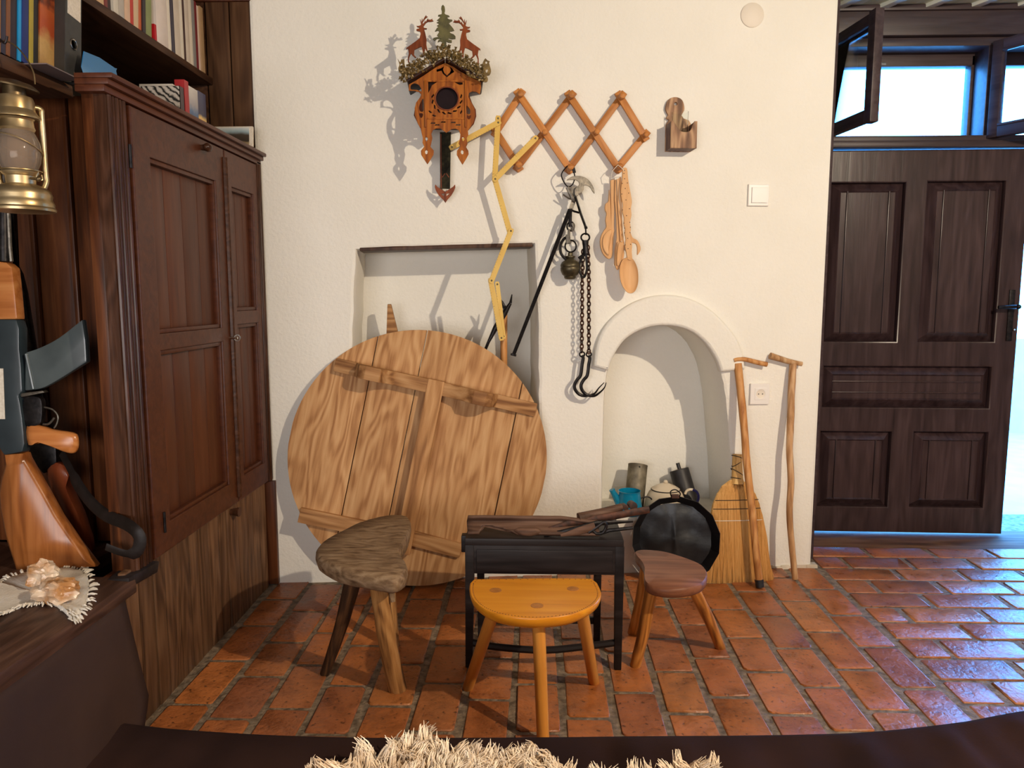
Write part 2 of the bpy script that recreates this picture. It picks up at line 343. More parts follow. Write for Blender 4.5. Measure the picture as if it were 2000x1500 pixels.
M_QUARTZ = plain('quartz', (0.42, 0.20, 0.07), (0.80, 0.66, 0.50), ns=16, rough=0.3, bmp=0.6, bs=60, thr=(0.38, 0.6))
M_GUN = plain('blue_grey_paint', (0.016, 0.026, 0.033), (0.03, 0.045, 0.054), ns=10, rough=0.35, coat=0.2)
M_MAG = plain('grey_magazine', (0.045, 0.060, 0.065), (0.075, 0.095, 0.10), ns=10, rough=0.32, coat=0.2)
M_STOCK = wood('lacquered_stock', (0.17, 0.05, 0.012), (0.30, 0.10, 0.024), (0.40, 0.15, 0.045), 'Y', 0.9, rough=0.28, bmp=0.1, coat=0.4, rings=0.3)
M_GRIP = wood('lacquered_grip', (0.32, 0.10, 0.022), (0.46, 0.165, 0.045), (0.54, 0.23, 0.075), 'X', 0.9, rough=0.26, bmp=0.1, coat=0.4, rings=0.3)
M_REDSTOCK = wood('red_stock', (0.14, 0.025, 0.008), (0.24, 0.05, 0.016), (0.32, 0.08, 0.026), 'Y', 0.9, rough=0.3, coat=0.3)
M_LEATHER = plain('black_leather', (0.008, 0.005, 0.004), (0.014, 0.009, 0.008), ns=40, rough=0.5, bmp=0.3, spec=0.25)
M_LANT = plain('aged_brass_tin', (0.42, 0.29, 0.13), (0.62, 0.50, 0.30), ns=14, rough=0.24, metal=0.9, rough2=0.5, bmp=0.08)
M_LANTD = plain('sooty_tin', (0.07, 0.045, 0.02), (0.2, 0.14, 0.07), ns=20, rough=0.4, metal=0.8)
M_SOOTGLASS = sooty('sooty_glass', (0.9, 0.84, 0.76), (0.42, 0.33, 0.26), 0.28)
M_TUMBLER = pane('tumbler_glass', (0.975, 0.985, 0.98), 0.03, 0.02)
M_PANE = pane('window_glass', (0.97, 0.985, 0.99), 0.12)
M_RULER = plain('yellow_ruler', (0.62, 0.38, 0.06), (0.70, 0.47, 0.10), ns=14, rough=0.45)
M_TICK = plain('ruler_ink', (0.10, 0.06, 0.02), rough=0.7)
M_STRING = plain('white_string', (0.75, 0.70, 0.60), rough=0.9)
M_CHROME = plain('bright_metal', (0.6, 0.57, 0.52), rough=0.2, metal=1.0)
M_CEIL = wood('pale_green_ceiling', (0.66, 0.72, 0.54), (0.78, 0.84, 0.66), (0.86, 0.90, 0.74), 'Y', 0.8, rough=0.6, rings=0.5)
M_BATTEN = plain('ceiling_batten', (0.74, 0.75, 0.64), (0.8, 0.8, 0.7), rough=0.6)
M_CEILW = plain('room_shell', (0.22, 0.19, 0.16), rough=0.9)
M_PAPER = plain('paper_pages', (0.62, 0.55, 0.45), (0.74, 0.68, 0.58), ns=160, rough=0.8)
M_GROUND = plain('pale_paving', (0.55, 0.53, 0.50), (0.62, 0.60, 0.57), ns=8, rough=0.8)
# ================================================================== SETTING
# ---- floor: mortar bed with every brick of its own
fl = put('floor', MB().box(-1.7, 3.4, -1.6, 3.75, -0.12, -0.004).mesh('floor', smooth=0), M_MORTAR, kind='structure')
def brick_mesh(k):
    rr = random.Random(50 + k); hx, hy = 0.5, 0.5
    base = []
    for sx, sy in ((-1, -1), (1, -1), (1, 1), (-1, 1)):
        c = rr.uniform(0.02, 0.09)
        a = (sx * (hx - c), sy * hy * (1 - rr.uniform(0, .03))); b = (sx * hx * (1 - rr.uniform(0, .03)), sy * (hy - c * 0.6))
        base += ([a, b] if sx * sy < 0 else [b, a])[::1] if False else ([b, a] if sx * sy > 0 else [a, b])
    cx = [(math.atan2(p[1], p[0]), p) for p in base]; base = [p for _, p in sorted(cx)]
    n = len(base); vs = []
    for sc, z in ((1.0, -0.03), (1.0, -0.003), (0.985, -0.0008), (0.95, 0.0)):
        vs += [(p[0] * sc, p[1] * sc, z + (rr.uniform(-.0012, .0012) if z > -.02 else 0)) for p in base]
    fs = [(j * n + i, j * n + (i + 1) % n, (j + 1) * n + (i + 1) % n, (j + 1) * n + i) for j in range(3) for i in range(n)]
    fs.append(tuple(range(3 * n, 4 * n)))
    mb = MB(); mb.add(vs, fs); return mb.mesh('brick', smooth=50)
BR = [brick_mesh(k) for k in range(8)]
def brick_mat():
    m, nt, b = _nt('floor_brick')
    tc = _n(nt, 'ShaderNodeNewGeometry'); oi = _n(nt, 'ShaderNodeObjectInfo')
    base = ramp(nt, [(0.0, (0.36, 0.112, 0.030)), (0.3, (0.46, 0.152, 0.038)), (0.55, (0.38, 0.120, 0.035)), (0.8, (0.28, 0.094, 0.038)), (1.0, (0.50, 0.18, 0.045))])
    nt.links.new(oi.outputs['Random'], base.inputs[0])
    n1 = _n(nt, 'ShaderNodeTexNoise'); n1.inputs['Scale'].default_value = 13; n1.inputs['Detail'].default_value = 7; n1.inputs['Roughness'].default_value = 0.65
    nt.links.new(tc.outputs['Position'], n1.inputs['Vector'])
    n3 = _n(nt, 'ShaderNodeTexNoise'); n3.inputs['Scale'].default_value = 70; n3.inputs['Detail'].default_value = 4; nt.links.new(tc.outputs['Position'], n3.inputs['Vector'])
    pit = ramp(nt, [(0.30, (0.12, 0.1, 0.1)), (0.40, (1, 1, 1))]); nt.links.new(n3.outputs['Fac'], pit.inputs[0])
    dirt = ramp(nt, [(0.30, (0.55, 0.50, 0.47)), (0.55, (1, 1, 1)), (0.8, (1.15, 1.12, 1.1))]); nt.links.new(n1.outputs['Fac'], dirt.inputs[0])
    m1 = _n(nt, 'ShaderNodeMix', data_type='RGBA', blend_type='MULTIPLY'); m1.inputs[0].default_value = 1
    nt.links.new(base.outputs[0], m1.inputs[6]); nt.links.new(dirt.outputs[0], m1.inputs[7])
    m2 = _n(nt, 'ShaderNodeMix', data_type='RGBA', blend_type='MULTIPLY'); m2.inputs[0].default_value = 0.8
    nt.links.new(m1.outputs[2], m2.inputs[6]); nt.links.new(pit.outputs[0], m2.inputs[7])
    nt.links.new(m2.outputs[2], b.inputs['Base Color'])
    mr = _n(nt, 'ShaderNodeMapRange'); mr.inputs['From Min'].default_value = 0.3; mr.inputs['From Max'].default_value = 0.7; mr.inputs['To Min'].default_value = 0.24; mr.inputs['To Max'].default_value = 0.48
    nt.links.new(n1.outputs['Fac'], mr.inputs['Value']); nt.links.new(mr.outputs[0], b.inputs['Roughness'])
    ad = _n(nt, 'ShaderNodeMath', operation='MULTIPLY_ADD'); ad.inputs[1].default_value = 0.35; nt.links.new(n3.outputs['Fac'], ad.inputs[0]); nt.links.new(n1.outputs['Fac'], ad.inputs[2])
    bump(nt, b, ad.outputs[0], 0.8, 0.008)
    return m
M_BRICK = brick_mat()
rb = random.Random(3)
def brick(x, y, lx, ly):
    M = Matrix.Translation((x + rb.uniform(-.003, .003), y, rb.uniform(-.0018, .0012))) @ Matrix.Rotation(rb.uniform(-.018, .018), 4, 'Z') @ Matrix.Rotation(rb.uniform(-.005, .005), 4, 'X') @ Matrix.Diagonal((lx * rb.uniform(.97, 1.03), ly, 1, 1))
    put('brick', BR[rb.randrange(8)], M_BRICK, fl, M)
xs = -0.995; col = 0
while xs < 1.10:
    w = (1.155 + 0.995) / 16 + (rb.uniform(-.005, .005) if xs < .95 else 0)
    if xs > .95: w = 1.155 - xs
    y = 1.18 + (0.11 if col % 2 else 0) + rb.uniform(-.03, .03)
    while y < 3.0:
        l = 0.232 + rb.uniform(-.018, .022)
        yw = 2.728 + (xs + 0.994) * math.tan(WANG)
        y1 = min(y + l, yw + 0.03)
        if y1 - y > 0.06 and y < yw - .02: brick(xs + w / 2, (y + y1) / 2, w - 0.018, (y1 - y) - 0.011)
        y += l
    xs += w; col += 1
ys = 1.30; row = 0
while ys < 3.36:
    h = 0.128 + rb.uniform(-.005, .005); x = 1.165 + (0.0 if row % 2 else -0.0); first = True
    while x < 2.62:
        l = 0.262 + rb.uniform(-.02, .02)
        if first and row % 2: l *= 0.5
        first = False
        if ys + h / 2 < 3.24: brick(x + l / 2, ys + h / 2, l - 0.016, h - 0.013)
        x += l
    ys += h; row += 1
M_THRESH = wood('worn_threshold', (0.06, 0.028, 0.012), (0.13, 0.065, 0.03), (0.20, 0.11, 0.055), 'X', 0.6, rough=0.75, bmp=0.6, spec=0.2)
th = put('trim_1', MB().box(1.15, 2.75, 3.20, 3.46, -0.03, 0.000).rough(.004, 9).mesh('trim', .004), M_THRESH, kind='structure')   # worn threshold

# ---- white wall with its two niches
def jit(pts, a, seed):
    r = random.Random(seed); return [(x + r.uniform(-a, a), y + r.uniform(-a, a)) for x, y in pts]
UE = on(WM, 1585, 1107).x
def dense(pts, step=0.06):
    out = []
    for i in range(len(pts)):
        a = Vector(pts[i]); b = Vector(pts[(i + 1) % len(pts)]); n = max(1, int((b - a).length / step))
        out += [tuple(a + (b - a) * k / n) for k in range(n)]
    return out
n_rect = L2(WM, [(697, 487), (1043, 477), (1050, 640), (1053, 870), (683, 870), (690, 640)])
n_rect = jit(dense(n_rect, .05), .0025, 4)
n_arch = L2(WM, [(1176, 1010), (1178, 900), (1183, 760), (1194, 706), (1221, 663), (1261, 641), (1305, 636), (1346, 645), (1379, 671), (1402, 712), (1414, 762), (1423, 850), (1429, 940), (1432, 1010)])
n_arch = jit(dense(sm(n_arch, 5)[:-4] if False else n_arch[:1] + sm(n_arch[1:-1], 5, False) + n_arch[-1:], .05), .0012, 5)
outer = [(-0.02, -0.02), (UE, -0.02), (UE, 2.5), (-0.02, 2.5)]
mb = MB(); mb.plate([outer, n_rect, n_arch], -0.29, 0.0, 0.014)
mb.box(-0.02, UE, -0.02, 2.5, -0.42, -0.285)
wall = put('wall_back', mb.mesh('wall_back', smooth=35), M_PLASTER, None, WM, kind='structure')
# raised plaster arch round the niche
w = 0.028
o_arc = [(1160, 716), (1164, 682), (1174, 651), (1194, 623), (1225, 598), (1261, 582), (1302, 576), (1346, 583), (1387, 604), (1421, 636), (1443, 668), (1454, 700), (1456, 722)]
i_arc = [(1409, 727), (1400, 702), (1378, 669), (1346, 645), (1305, 636), (1262, 641), (1222, 663), (1197, 700), (1189, 724)]
lp = sm(L2(WM, o_arc, w), 4, False) + sm(L2(WM, i_arc, w), 4, False)
part('trim_2', MB().plate([lp], -0.02, w, 0.011), M_PLASTER, None, WM, smooth=50)
bpy.data.objects['trim_2']['kind'] = 'structure'
# old wooden lintel showing at the top of the square niche
a = on(WM, 702, 484); b = on(WM, 1040, 476)
M_, ln = between(WM @ Vector((a.x, a.y - .004, -.02)), WM @ Vector((b.x, b.y - .004, -.02)), WN)
part('trim_3', MB().box(0, ln, -.008, .008, -.10, 0.019).rough(.004, 25), M_SHELF, None, M_, bevel=.003); bpy.data.objects['trim_3']['kind'] = 'structure'
# crumbling foot of the wall
mb = MB(); r = random.Random(8)
u = UE - 0.42
while u < UE:
    l = r.uniform(.02, .05); mb.box(u, u + l, -.01, r.uniform(.003, .016), -.03, r.uniform(.002, .007)); u += l * .9
part('baseboard_back', mb.rough(.006, 30), M_PLAST2, None, WM, bevel=.003); bpy.data.objects['baseboard_back']['kind'] = 'structure'
# dark edging board at the end of the white wall
part('trim_4', MB().box(UE - .004, UE + .012, .03, 2.32, -.40, -.012).rough(.003, 12), M_FRAMEB, None, WM, bevel=.002); bpy.data.objects['trim_4']['kind'] = 'structure'

# ---- the walls and ceiling that close the room
def struct(name, mb, m, M=None, bevel=0.0): return put(name, mb.mesh(name, bevel, smooth=0 if not bevel else 40), m, None, M, kind='structure')
struct('wall_front', MB().box(-1.7, 3.4, -1.62, -1.5, 0, 2.45), M_CEILW)
struct('wall_right', MB().box(3.3, 3.42, -1.5, 3.4, 0, 2.45), M_CEILW)
cl = struct('ceiling', MB().box(-1.7, 3.4, -1.6, 3.62, 2.345, 2.45), M_CEILW)
# boards and battens of the porch ceiling by the door
p0 = onZ(1802, 24, 2.31); p1 = onZ(1857, 2, 2.31); ang = math.atan2(p1.x - p0.x, -(p1.y - p0.y))
for k in range(9):
    cx = 1.16 + k * 0.19
    M_ = Matrix.Translation((cx, 3.40, 2.325)) @ Matrix.Rotation(ang, 4, 'Z')
    part('board', MB().box(-.085, .085, -1.05, 0.03, 0, .02), M_CEIL, cl, M_, bevel=.003)
    part('batten', MB().box(.075, .112, -1.05, 0.03, -.016, .006), M_BATTEN, cl, M_, bevel=.004)

# ---- wall with the door
YD = 3.38
zt = onY(1760, 292, YD).z; zs = onY(1760, 275, YD).z; zh = onY(1760, 92, YD).z; zb = onY(1760, 62, YD).z; zc = onY(1760, 27, YD).z
xl = onY(1600, 300, YD).x; xm = onY(1927, 200, YD).x; xr = onY(1996, 500, YD).x
XR2 = xr + 0.62
dw = struct('wall_door', MB().box(.9, xl - .035, YD + .02, YD + .22, 0, 2.45).box(XR2 + .05, 3.4, YD + .02, YD + .22, 0, 2.45).box(.9, 3.4, YD + .06, YD + .22, zh + .02, 2.45), M_CEILW)
fr = struct('trim_5', MB().box(xl - .05, XR2 + .06, YD - .015, YD + .10, zb - .02, zc + .06), M_FRAMEB, bevel=.008)           # head beam
part('lower_beam', MB().box(xl - .05, XR2 + .06, YD + .005, YD + .10, zh + .004, zb - .022), M_FRAMEB, fr, bevel=.006)
part('bead', MB().box(xl - .05, XR2 + .06, YD - .03, YD + .02, zc + .005, zc + .03), M_FRAMEB, fr, bevel=.006)
part('transom_bar', MB().box(xl - .04, XR2 + .06, YD - .03, YD + .11, zt + .004, zs - .004), M_FRAMEB, fr, bevel=.006)
part('sill_bead', MB().box(xl - .04, XR2 + .06, YD - .012, YD + .11, zs - .006, zs + .02), M_FRAMEB, fr, bevel=.004)
part('mullion', MB().box(xm, xm + .03, YD + .01, YD + .12, zs, zh + .01), M_FRAMEB, fr, bevel=.004)
part('jamb', MB().box(xl - .045, xl - .006, YD - .01, YD + .11, 0, zb), M_FRAMEB, fr, bevel=.004)
part('jamb', MB().box(XR2, XR2 + .06, YD - .01, YD + .11, 0, zb), M_FRAMEB, fr, bevel=.004)
# outer window frame
YO = YD + .115
zo1 = onY(1760, 106, YO).z; zo2 = onY(1760, 130, YO).z
ow = struct('window_1', MB().box(xl - .04, XR2, YO, YO + .05, zo2, zh + .03).box(xl - .04, XR2, YO, YO + .05, zs - .02, onY(1760, 272, YO).z).box(xl - .04, xl + .01, YO, YO + .05, zs, zh)
            .box(xm - .012, xm + .03, YO, YO + .05, zs, zh), M_FRAMEB, bevel=.004)
part('outer_pane', MB().box(xl, xm, YO + .022, YO + .026, zs + .01, zo2), M_PANE, ow)

def casement(name, hx, ang, wd_, side):
    """opened inwards on hinges at hx; local x runs along the sash away from the hinge"""
    z0, z1 = zs + .004, zh + .016
    M_ = Matrix.Translation((hx, YD - .005, 0)) @ Matrix.Rotation(ang, 4, 'Z')
    t = put(name, None, None, None, M_, kind='structure')
    def p(n, x0, x1, za, zb_, m=M_FRAMEB, y0=-.018, y1=.018, bev=.004): part(n, MB().box(x0, x1, y0, y1, za, zb_), m, t, M_, bevel=bev)
    p('hinge_stile', 0, .042, z0, z1); p('free_stile', wd_ - .046, wd_, z0 - .008, z1 + .008)
    p('top_rail', .042, wd_ - .046, z1 - .042, z1); p('bottom_rail', .042, wd_ - .046, z0, z0 + .045)
    p('pane', .042, wd_ - .046, z0 + .045, z1 - .042, M_PANE, -.002, .002, 0)
    part('beading', MB().box(.042, wd_ - .046, side * .008, side * .02, z0 + .045, z0 + .055).box(.042, wd_ - .046, side * .008, side * .02, z1 - .052, z1 - .042), M_FRAMEB, t, M_, bevel=.002)
    zc_ = (z0 + z1) / 2
    part('latch', MB().box(wd_ - .035, wd_ - .012, side * .018, side * .024, zc_ - .05, zc_ + .05).tube([(wd_ - .024, side * .02, zc_ + .01), (wd_ - .024, side * .045, zc_ + .01), (wd_ - .075, side * .05, zc_ + .03)], .005, 8), M_CHROME, t, M_)
    return t
casement('window_2', xl + .008, rad(-82), .385, 1)
casement('window_3', xm + .016, rad(-60), .385, -1)

# ---- the panelled door, standing a little open
tilt = rad(1.2)
DM = frame((xl, YD + .012, 0), (math.cos(0), -math.sin(tilt), 0), (-math.sin(tilt), -math.cos(tilt), 0))   # x along the leaf, y up, z into the room
zb0 = 0.013
dw_ = xr - xl + .004
holes = []
pans = [(1617, 1760, 357, 667), (1803, 1953, 354, 667), (1608, 1934, 716, 796), (1600, 1737, 843, 989), (1781, 1925, 844, 991)]
rects = []
for x0, x1, y0, y1 in pans:
    a = on(DM, x0, y0); b = on(DM, x1, y1); a2 = on(DM, x1, y0); b2 = on(DM, x0, y1)
    rects.append(((a.x + b2.x) / 2, (b.x + a2.x) / 2, (b.y + b2.y) / 2, (a.y + a2.y) / 2))
leaf = MB().plate([[(0, zb0), (dw_, zb0), (dw_, zt), (0, zt)]] + [[(r0, s0), (r1, s0), (r1, s1), (r0, s1)] for r0, r1, s0, s1 in rects], -.04, 0, .006)
door = put('door_1', leaf.mesh('door', smooth=35), M_DOOR, None, DM, kind='structure')
for r0, r1, s0, s1 in rects:
    pm = MB(); W_, H_ = r1 - r0, s1 - s0; b1 = 0.036
    a_ = [(r0 - .004, s0 - .004), (r1 + .004, s0 - .004), (r1 + .004, s1 + .004), (r0 - .004, s1 + .004)]
    b_ = [(r0 + .004, s0 + .004), (r1 - .004, s0 + .004), (r1 - .004, s1 - .004), (r0 + .004, s1 - .004)]
    c_ = [(r0 + b1, s0 + b1), (r1 - b1, s0 + b1), (r1 - b1, s1 - b1), (r0 + b1, s1 - b1)]
    vs = [(x, y, -.030) for x, y in a_] + [(x, y, -.024) for x, y in b_] + [(x, y, .006) for x, y in c_]
    d_ = [(r0 + b1 + .006, s0 + b1 + .006), (r1 - b1 - .006, s0 + b1 + .006), (r1 - b1 - .006, s1 - b1 - .006), (r0 + b1 + .006, s1 - b1 - .006)]
    vs += [(x, y, -.001) for x, y in d_]
    fs = [(j * 4 + i, j * 4 + (i + 1) % 4, j * 4 + 4 + (i + 1) % 4, j * 4 + 4 + i) for j in range(3) for i in range(4)] + [(12, 13, 14, 15)]
    pn = part('panel', pm.add(vs, fs), M_DOOR, door, DM, smooth=0)
    if H_ > W_ * .9: gl_ = MB().box(r0 + .066, r0 + .072, s0 + b1, s1 - b1, -.003, .006).box(r1 - .072, r1 - .066, s0 + b1, s1 - b1, -.003, .006)
    else: gl_ = MB().box(r0 + b1, r1 - b1, s0 + .066, s0 + .071, -.003, .005).box(r0 + b1, r1 - b1, s1 - .071, s1 - .066, -.003, .005)
    part('bead', gl_, M_DOOR, pn, DM, bevel=.002)
a = on(DM, 1977, 566); b = on(DM, 1976, 666)
hd = part('handle', MB().box(a.x - .012, a.x + .012, b.y, a.y, 0, .006), M_IRON, door, DM, bevel=.002)
c = on(DM, 1977, 599)
part('lever', MB().tube([(c.x, c.y, .004), (c.x, c.y, .04), (c.x - .02, c.y, .046), (c.x - .085, c.y - .002, .044)], [.008, .008, .009, .007], 10).ball((c.x, c.y, .045), .011), M_IRON, hd, DM)
k = on(DM, 1979, 644)
part('keyhole', MB().ball((k.x, k.y, .006), .005), M_CHROME, hd, DM)
# ---- outside: paving and a low pale garden wall
struct('ground_outside', MB().box(-4, 9, 3.62, 12, -.2, -.03), M_GROUND)
struct('wall_garden', MB().box(-3, 9, 6.2, 6.4, -.1, .75), M_GROUND)

# ================================================================== LEFT SIDE: planks, cupboard, shelves, bench
XC = -1.0; CY0, CY1 = 1.765, 2.735; CZ0, CZ1 = 0.41, 1.598; PY = 2.0
lw = struct('wall_left', MB().box(-1.72, -1.62, -1.5, 3.2, 0, 2.45), M_CEILW)
wr = struct('wall_recess', MB().box(-1.62, -1.07, PY + .03, PY + .05, .41, 1.625), M_PLANK)
wa = struct('wall_alcove', MB().box(-1.62, -1.02, 2.775, 2.86, 0, 2.345), M_CEILW)
ww = struct('wall_wainscot', MB().box(-1.08, -1.045, 1.74, 2.70, 0, .40), M_DARKWOODX)
# planks behind the rifles
px = [-14, 74, 151, 214]
for i in range(3):
    x0 = onY(px[i], 500, PY).x; x1 = onY(px[i + 1], 500, PY).x
    part('plank', MB().box(x0 + .002, x1 - .012, PY, PY + .02, .41, 1.625), M_PLANK, wr, bevel=.003)
    part('cover_strip', MB().box(x1 - .013, x1 - .001, PY - .008, PY + .02, .41, 1.625), M_PLANK, wr, bevel=.003)
part('plank', MB().box(-1.66, onY(-16, 500, PY).x, PY, PY + .02, .41, 1.625), M_PLANK, wr, bevel=.003)
M_WAINS2 = wood('alcove_planks', (0.04, 0.017, 0.008), (0.085, 0.040, 0.019), (0.14, 0.072, 0.036), 'Z', 0.7, rough=0.5, bmp=0.4, var=0.15)
# boards at the back of the shelf alcove
YA = 2.738
al = [-1.66, -1.45, onY(406, 150, YA).x, onY(453, 150, YA).x, onY(499, 150, YA).x]
for i in range(4):
    part('plank', MB().box(al[i] + .001, al[i + 1] - .004, YA, YA + .03, 1.5, 2.34), M_WAINS2 if i > 1 else M_SHELF, wa, bevel=.003)
part('top_batten', MB().box(-1.66, al[4] - .004, YA - .012, YA + .02, onY(450, 4, YA).z, 2.34), M_DARKWOODX, wa, bevel=.003)
# wainscot under the cupboard
yy = 1.735; r = random.Random(21)
while yy < 2.69:
    wy = r.uniform(.055, .085); y1 = min(yy + wy, 2.70)
    part('plank', MB().box(XC - .03, XC - .012 + r.uniform(-.003, .003), yy + .002, y1 - .002, -.005, CZ0 + .008), M_WAINS, ww, bevel=.003)
    yy = y1
part('end_board', MB().box(-1.07, onY(541, 1050, 2.716).x, 2.712, 2.735, 0, .405), M_PLANK, ww, bevel=.003)

# cupboard
cb = thing('cupboard', (-1.2, 2.25, CZ0), 'dark brown built-in cupboard with two panelled doors beside the white wall', 'cupboard')
part('carcass', MB().box(-1.60, XC - .027, PY + .07, CY1, CZ0 + .015, CZ1 - .01), M_DARKWOODX, cb, bevel=.004)
cor = MB(); 
for (dz0, dz1, o) in ((.0, .012, .028), (-.014, .0, .018), (-.03, -.014, .008)): cor.box(-1.062, XC + o, CY0 - .02, CY1 + .0, CZ1 + dz0, CZ1 + dz1)
part('cornice', cor, M_DARKWOODX, cb, bevel=.003)
part('top_board', MB().box(-1.60, -1.063, PY + .07, CY1, CZ1 - .012, CZ1 + .010), M_DARKWOODX, cb)
pz = MB().box(XC - .03, XC - .002, CY0, CY0 + .085, CZ0 - .01, CZ1 - .03)
for k in range(5): pz.tube([(XC - .001, CY0 + .012 + k * .015, CZ0 - .01), (XC - .001, CY0 + .012 + k * .015, CZ1 - .03)], .0062 if k % 2 == 0 else .0045, 8)
part('corner_post', pz.rough(.0012, 14), M_POST, cb)
part('near_side', MB().box(XC - .062, XC - .031, CY0 + .004, PY + .07, CZ0 - .0, CZ1 - .01), M_PLANK, cb, bevel=.003)
part('end_post', MB().box(XC - .03, XC + .008, CY1 - .045, CY1 - .003, CZ0, CZ1 - .02).tube([(XC + .008, CY1 - .03, CZ0), (XC + .008, CY1 - .03, CZ1 - .03)], .007, 8), M_POST, cb, bevel=.003)
def cdoor(y0, y1, mats, z0, z1, pz_, stile, npl):
    """framed door in the plane X = XC; pz_: list of (z0, z1) panel openings"""
    M_ = frame((XC, y0, 0), (0, 1, 0), (1, 0, 0)); W_ = y1 - y0
    hs = [[(stile, a), (W_ - stile * .8, a), (W_ - stile * .8, b), (stile, b)] for a, b in pz_]
    d = part('door', MB().plate([[(0, z0), (W_, z0), (W_, z1), (0, z1)]] + hs, -.018, .006, .003), M_DARKWOOD, cb, M_, smooth=30)
    for a, b in pz_:
        n = npl; 
        for k in range(n):
            xa = stile - .004 + (W_ - 1.8 * stile + .008) * k / n; xb = stile - .004 + (W_ - 1.8 * stile + .008) * (k + 1) / n
            part('panel_board', MB().box(xa + .0008, xb - .0008, a - .004, b + .004, -.026, -.013), M_DARKWOOD2, d, M_, bevel=.002)
        ml = MB()
        for q0, q1, r0, r1 in ((stile, W_ - .8 * stile, a, a + .012), (stile, W_ - .8 * stile, b - .012, b), (stile, stile + .010, a, b), (W_ - .8 * stile - .010, W_ - .8 * stile, a, b)): ml.box(q0, q1, r0, r1, -.016, .001)
        part('moulding', ml, M_DARKWOOD, d, M_, bevel=.003)
    return d, M_
M_DARKWOOD2 = wood('dark_door_board', (0.050, 0.013, 0.005), (0.084, 0.024, 0.009), (0.118, 0.036, 0.014), 'Y', 0.8, rough=0.45, bmp=0.25, rings=0.15, spec=0.35)
d1, Md1 = cdoor(CY0 + .092, 2.405, None, CZ0 + .002, CZ1 - .034, [(.49, .955), (1.0, 1.455)], .085, 4)
d2, Md2 = cdoor(2.412, CY1 - .047, None, CZ0 + .002, CZ1 - .034, [(.49, 1.005), (1.05, 1.455)], .05, 3)
part('astragal', MB().tube([(0.548, CZ0 + .02, .008), (0.548, CZ1 - .06, .008)], .010, 8), M_POST, d1, Md1)
k = onX(397, 288, XC + .012)
part('turn_knob', MB().tube([(XC, k.y, k.z), (XC + .022, k.y, k.z)], [.007, .011], 10).ball((XC + .026, k.y, k.z), .013, .017, .013), M_POST, cb)
k = onX(452, 660, XC + .01)
part('key', MB().tube([(XC, k.y, k.z), (XC + .03, k.y, k.z)], .004, 8).tube([(XC + .03 + .010 * math.cos(a), k.y, k.z + .010 * math.sin(a)) for a in [i * math.pi / 6 for i in range(12)]], .0025, 6, True), M_CHROME, cb)
k = onX(461, 1000, XC + .008)
part('bottom_knob', MB().tube([(XC - .01, k.y, k.z), (XC + .02, k.y, k.z)], [.010, .016], 12), M_POST, cb)
for pxx, pyy in ((253, 305), (320, 1020)):
    k = onX(pxx, pyy, XC + .006); part('hinge', MB().tube([(XC + .008, k.y, k.z - .028), (XC + .008, k.y, k.z + .028)], .004, 8), M_IRON, cb)
k = onX(285, 1108, XC)
part('chipped_corner', MB().box(-1.05, XC + .012, k.y - .10, k.y + .03, CZ0 - .026, CZ0 + .004).rough(.014, 22), M_BLACKWOOD, cb, bevel=.004)

# shelves
sh2 = put('shelf', MB().box(-1.62, -1.157, 1.62, 2.737, 1.850, 1.874).mesh('shelf', .003), M_SHELF, None, None, 'upper brown bookshelf board fixed above the cupboard', 'shelf')
ZS1 = 1.618
sh1 = put('shelf', MB().box(-1.62, -1.15, 0.95, 1.885, ZS1 - .03, ZS1).mesh('shelf', .003), M_SHELF, None, None, 'lower brown bookshelf board ending beside the cupboard, lantern hanging in front', 'shelf')
# bench
bn = thing('bench', (-1.3, 1.4, 0), 'worn brown wooden bench board along the left wall under the rifles', 'bench')
part('front_board', MB().box(-1.16, -0.985, .35, 1.742, .367, .408).rough(.003, 10), M_BENCH, bn, bevel=.006)
part('rear_board', MB().box(-1.61, -1.163, .35, PY, .37, .406), M_BENCH, bn, bevel=.004)
part('front_panel', MB().box(-1.06, -1.03, .35, 1.735, 0, .37), M_DARKWOODX, bn)
# cloth hanging from the bench front
vs = []; fs = []; nx_, nz_ = 40, 14
for j in range(nz_ + 1):
    t = j / nz_
    for i in range(nx_ + 1):
        s = i / nx_; y = .42 + (1.705 + .075 * t - .06 * max(0, t - .8) * 5 - .42) * s
        vs.append((-0.998 + .018 * t + .006 * t * math.sin(s * 23 + 2 * t), y, .366 - .358 * t))
for j in range(nz_):
    for i in range(nx_): fs.append((j * (nx_ + 1) + i, j * (nx_ + 1) + i + 1, (j + 1) * (nx_ + 1) + i + 1, (j + 1) * (nx_ + 1) + i))
me = MB().add(vs, fs).mesh('bench_cloth', smooth=80)
o = put('bench_cloth', me, M_TAUPE, None, None, 'plain taupe cloth hanging down the front of the bench', 'cloth')
sd = o.modifiers.new('thick', 'SOLIDIFY'); sd.thickness = .004; sd.offset = 0
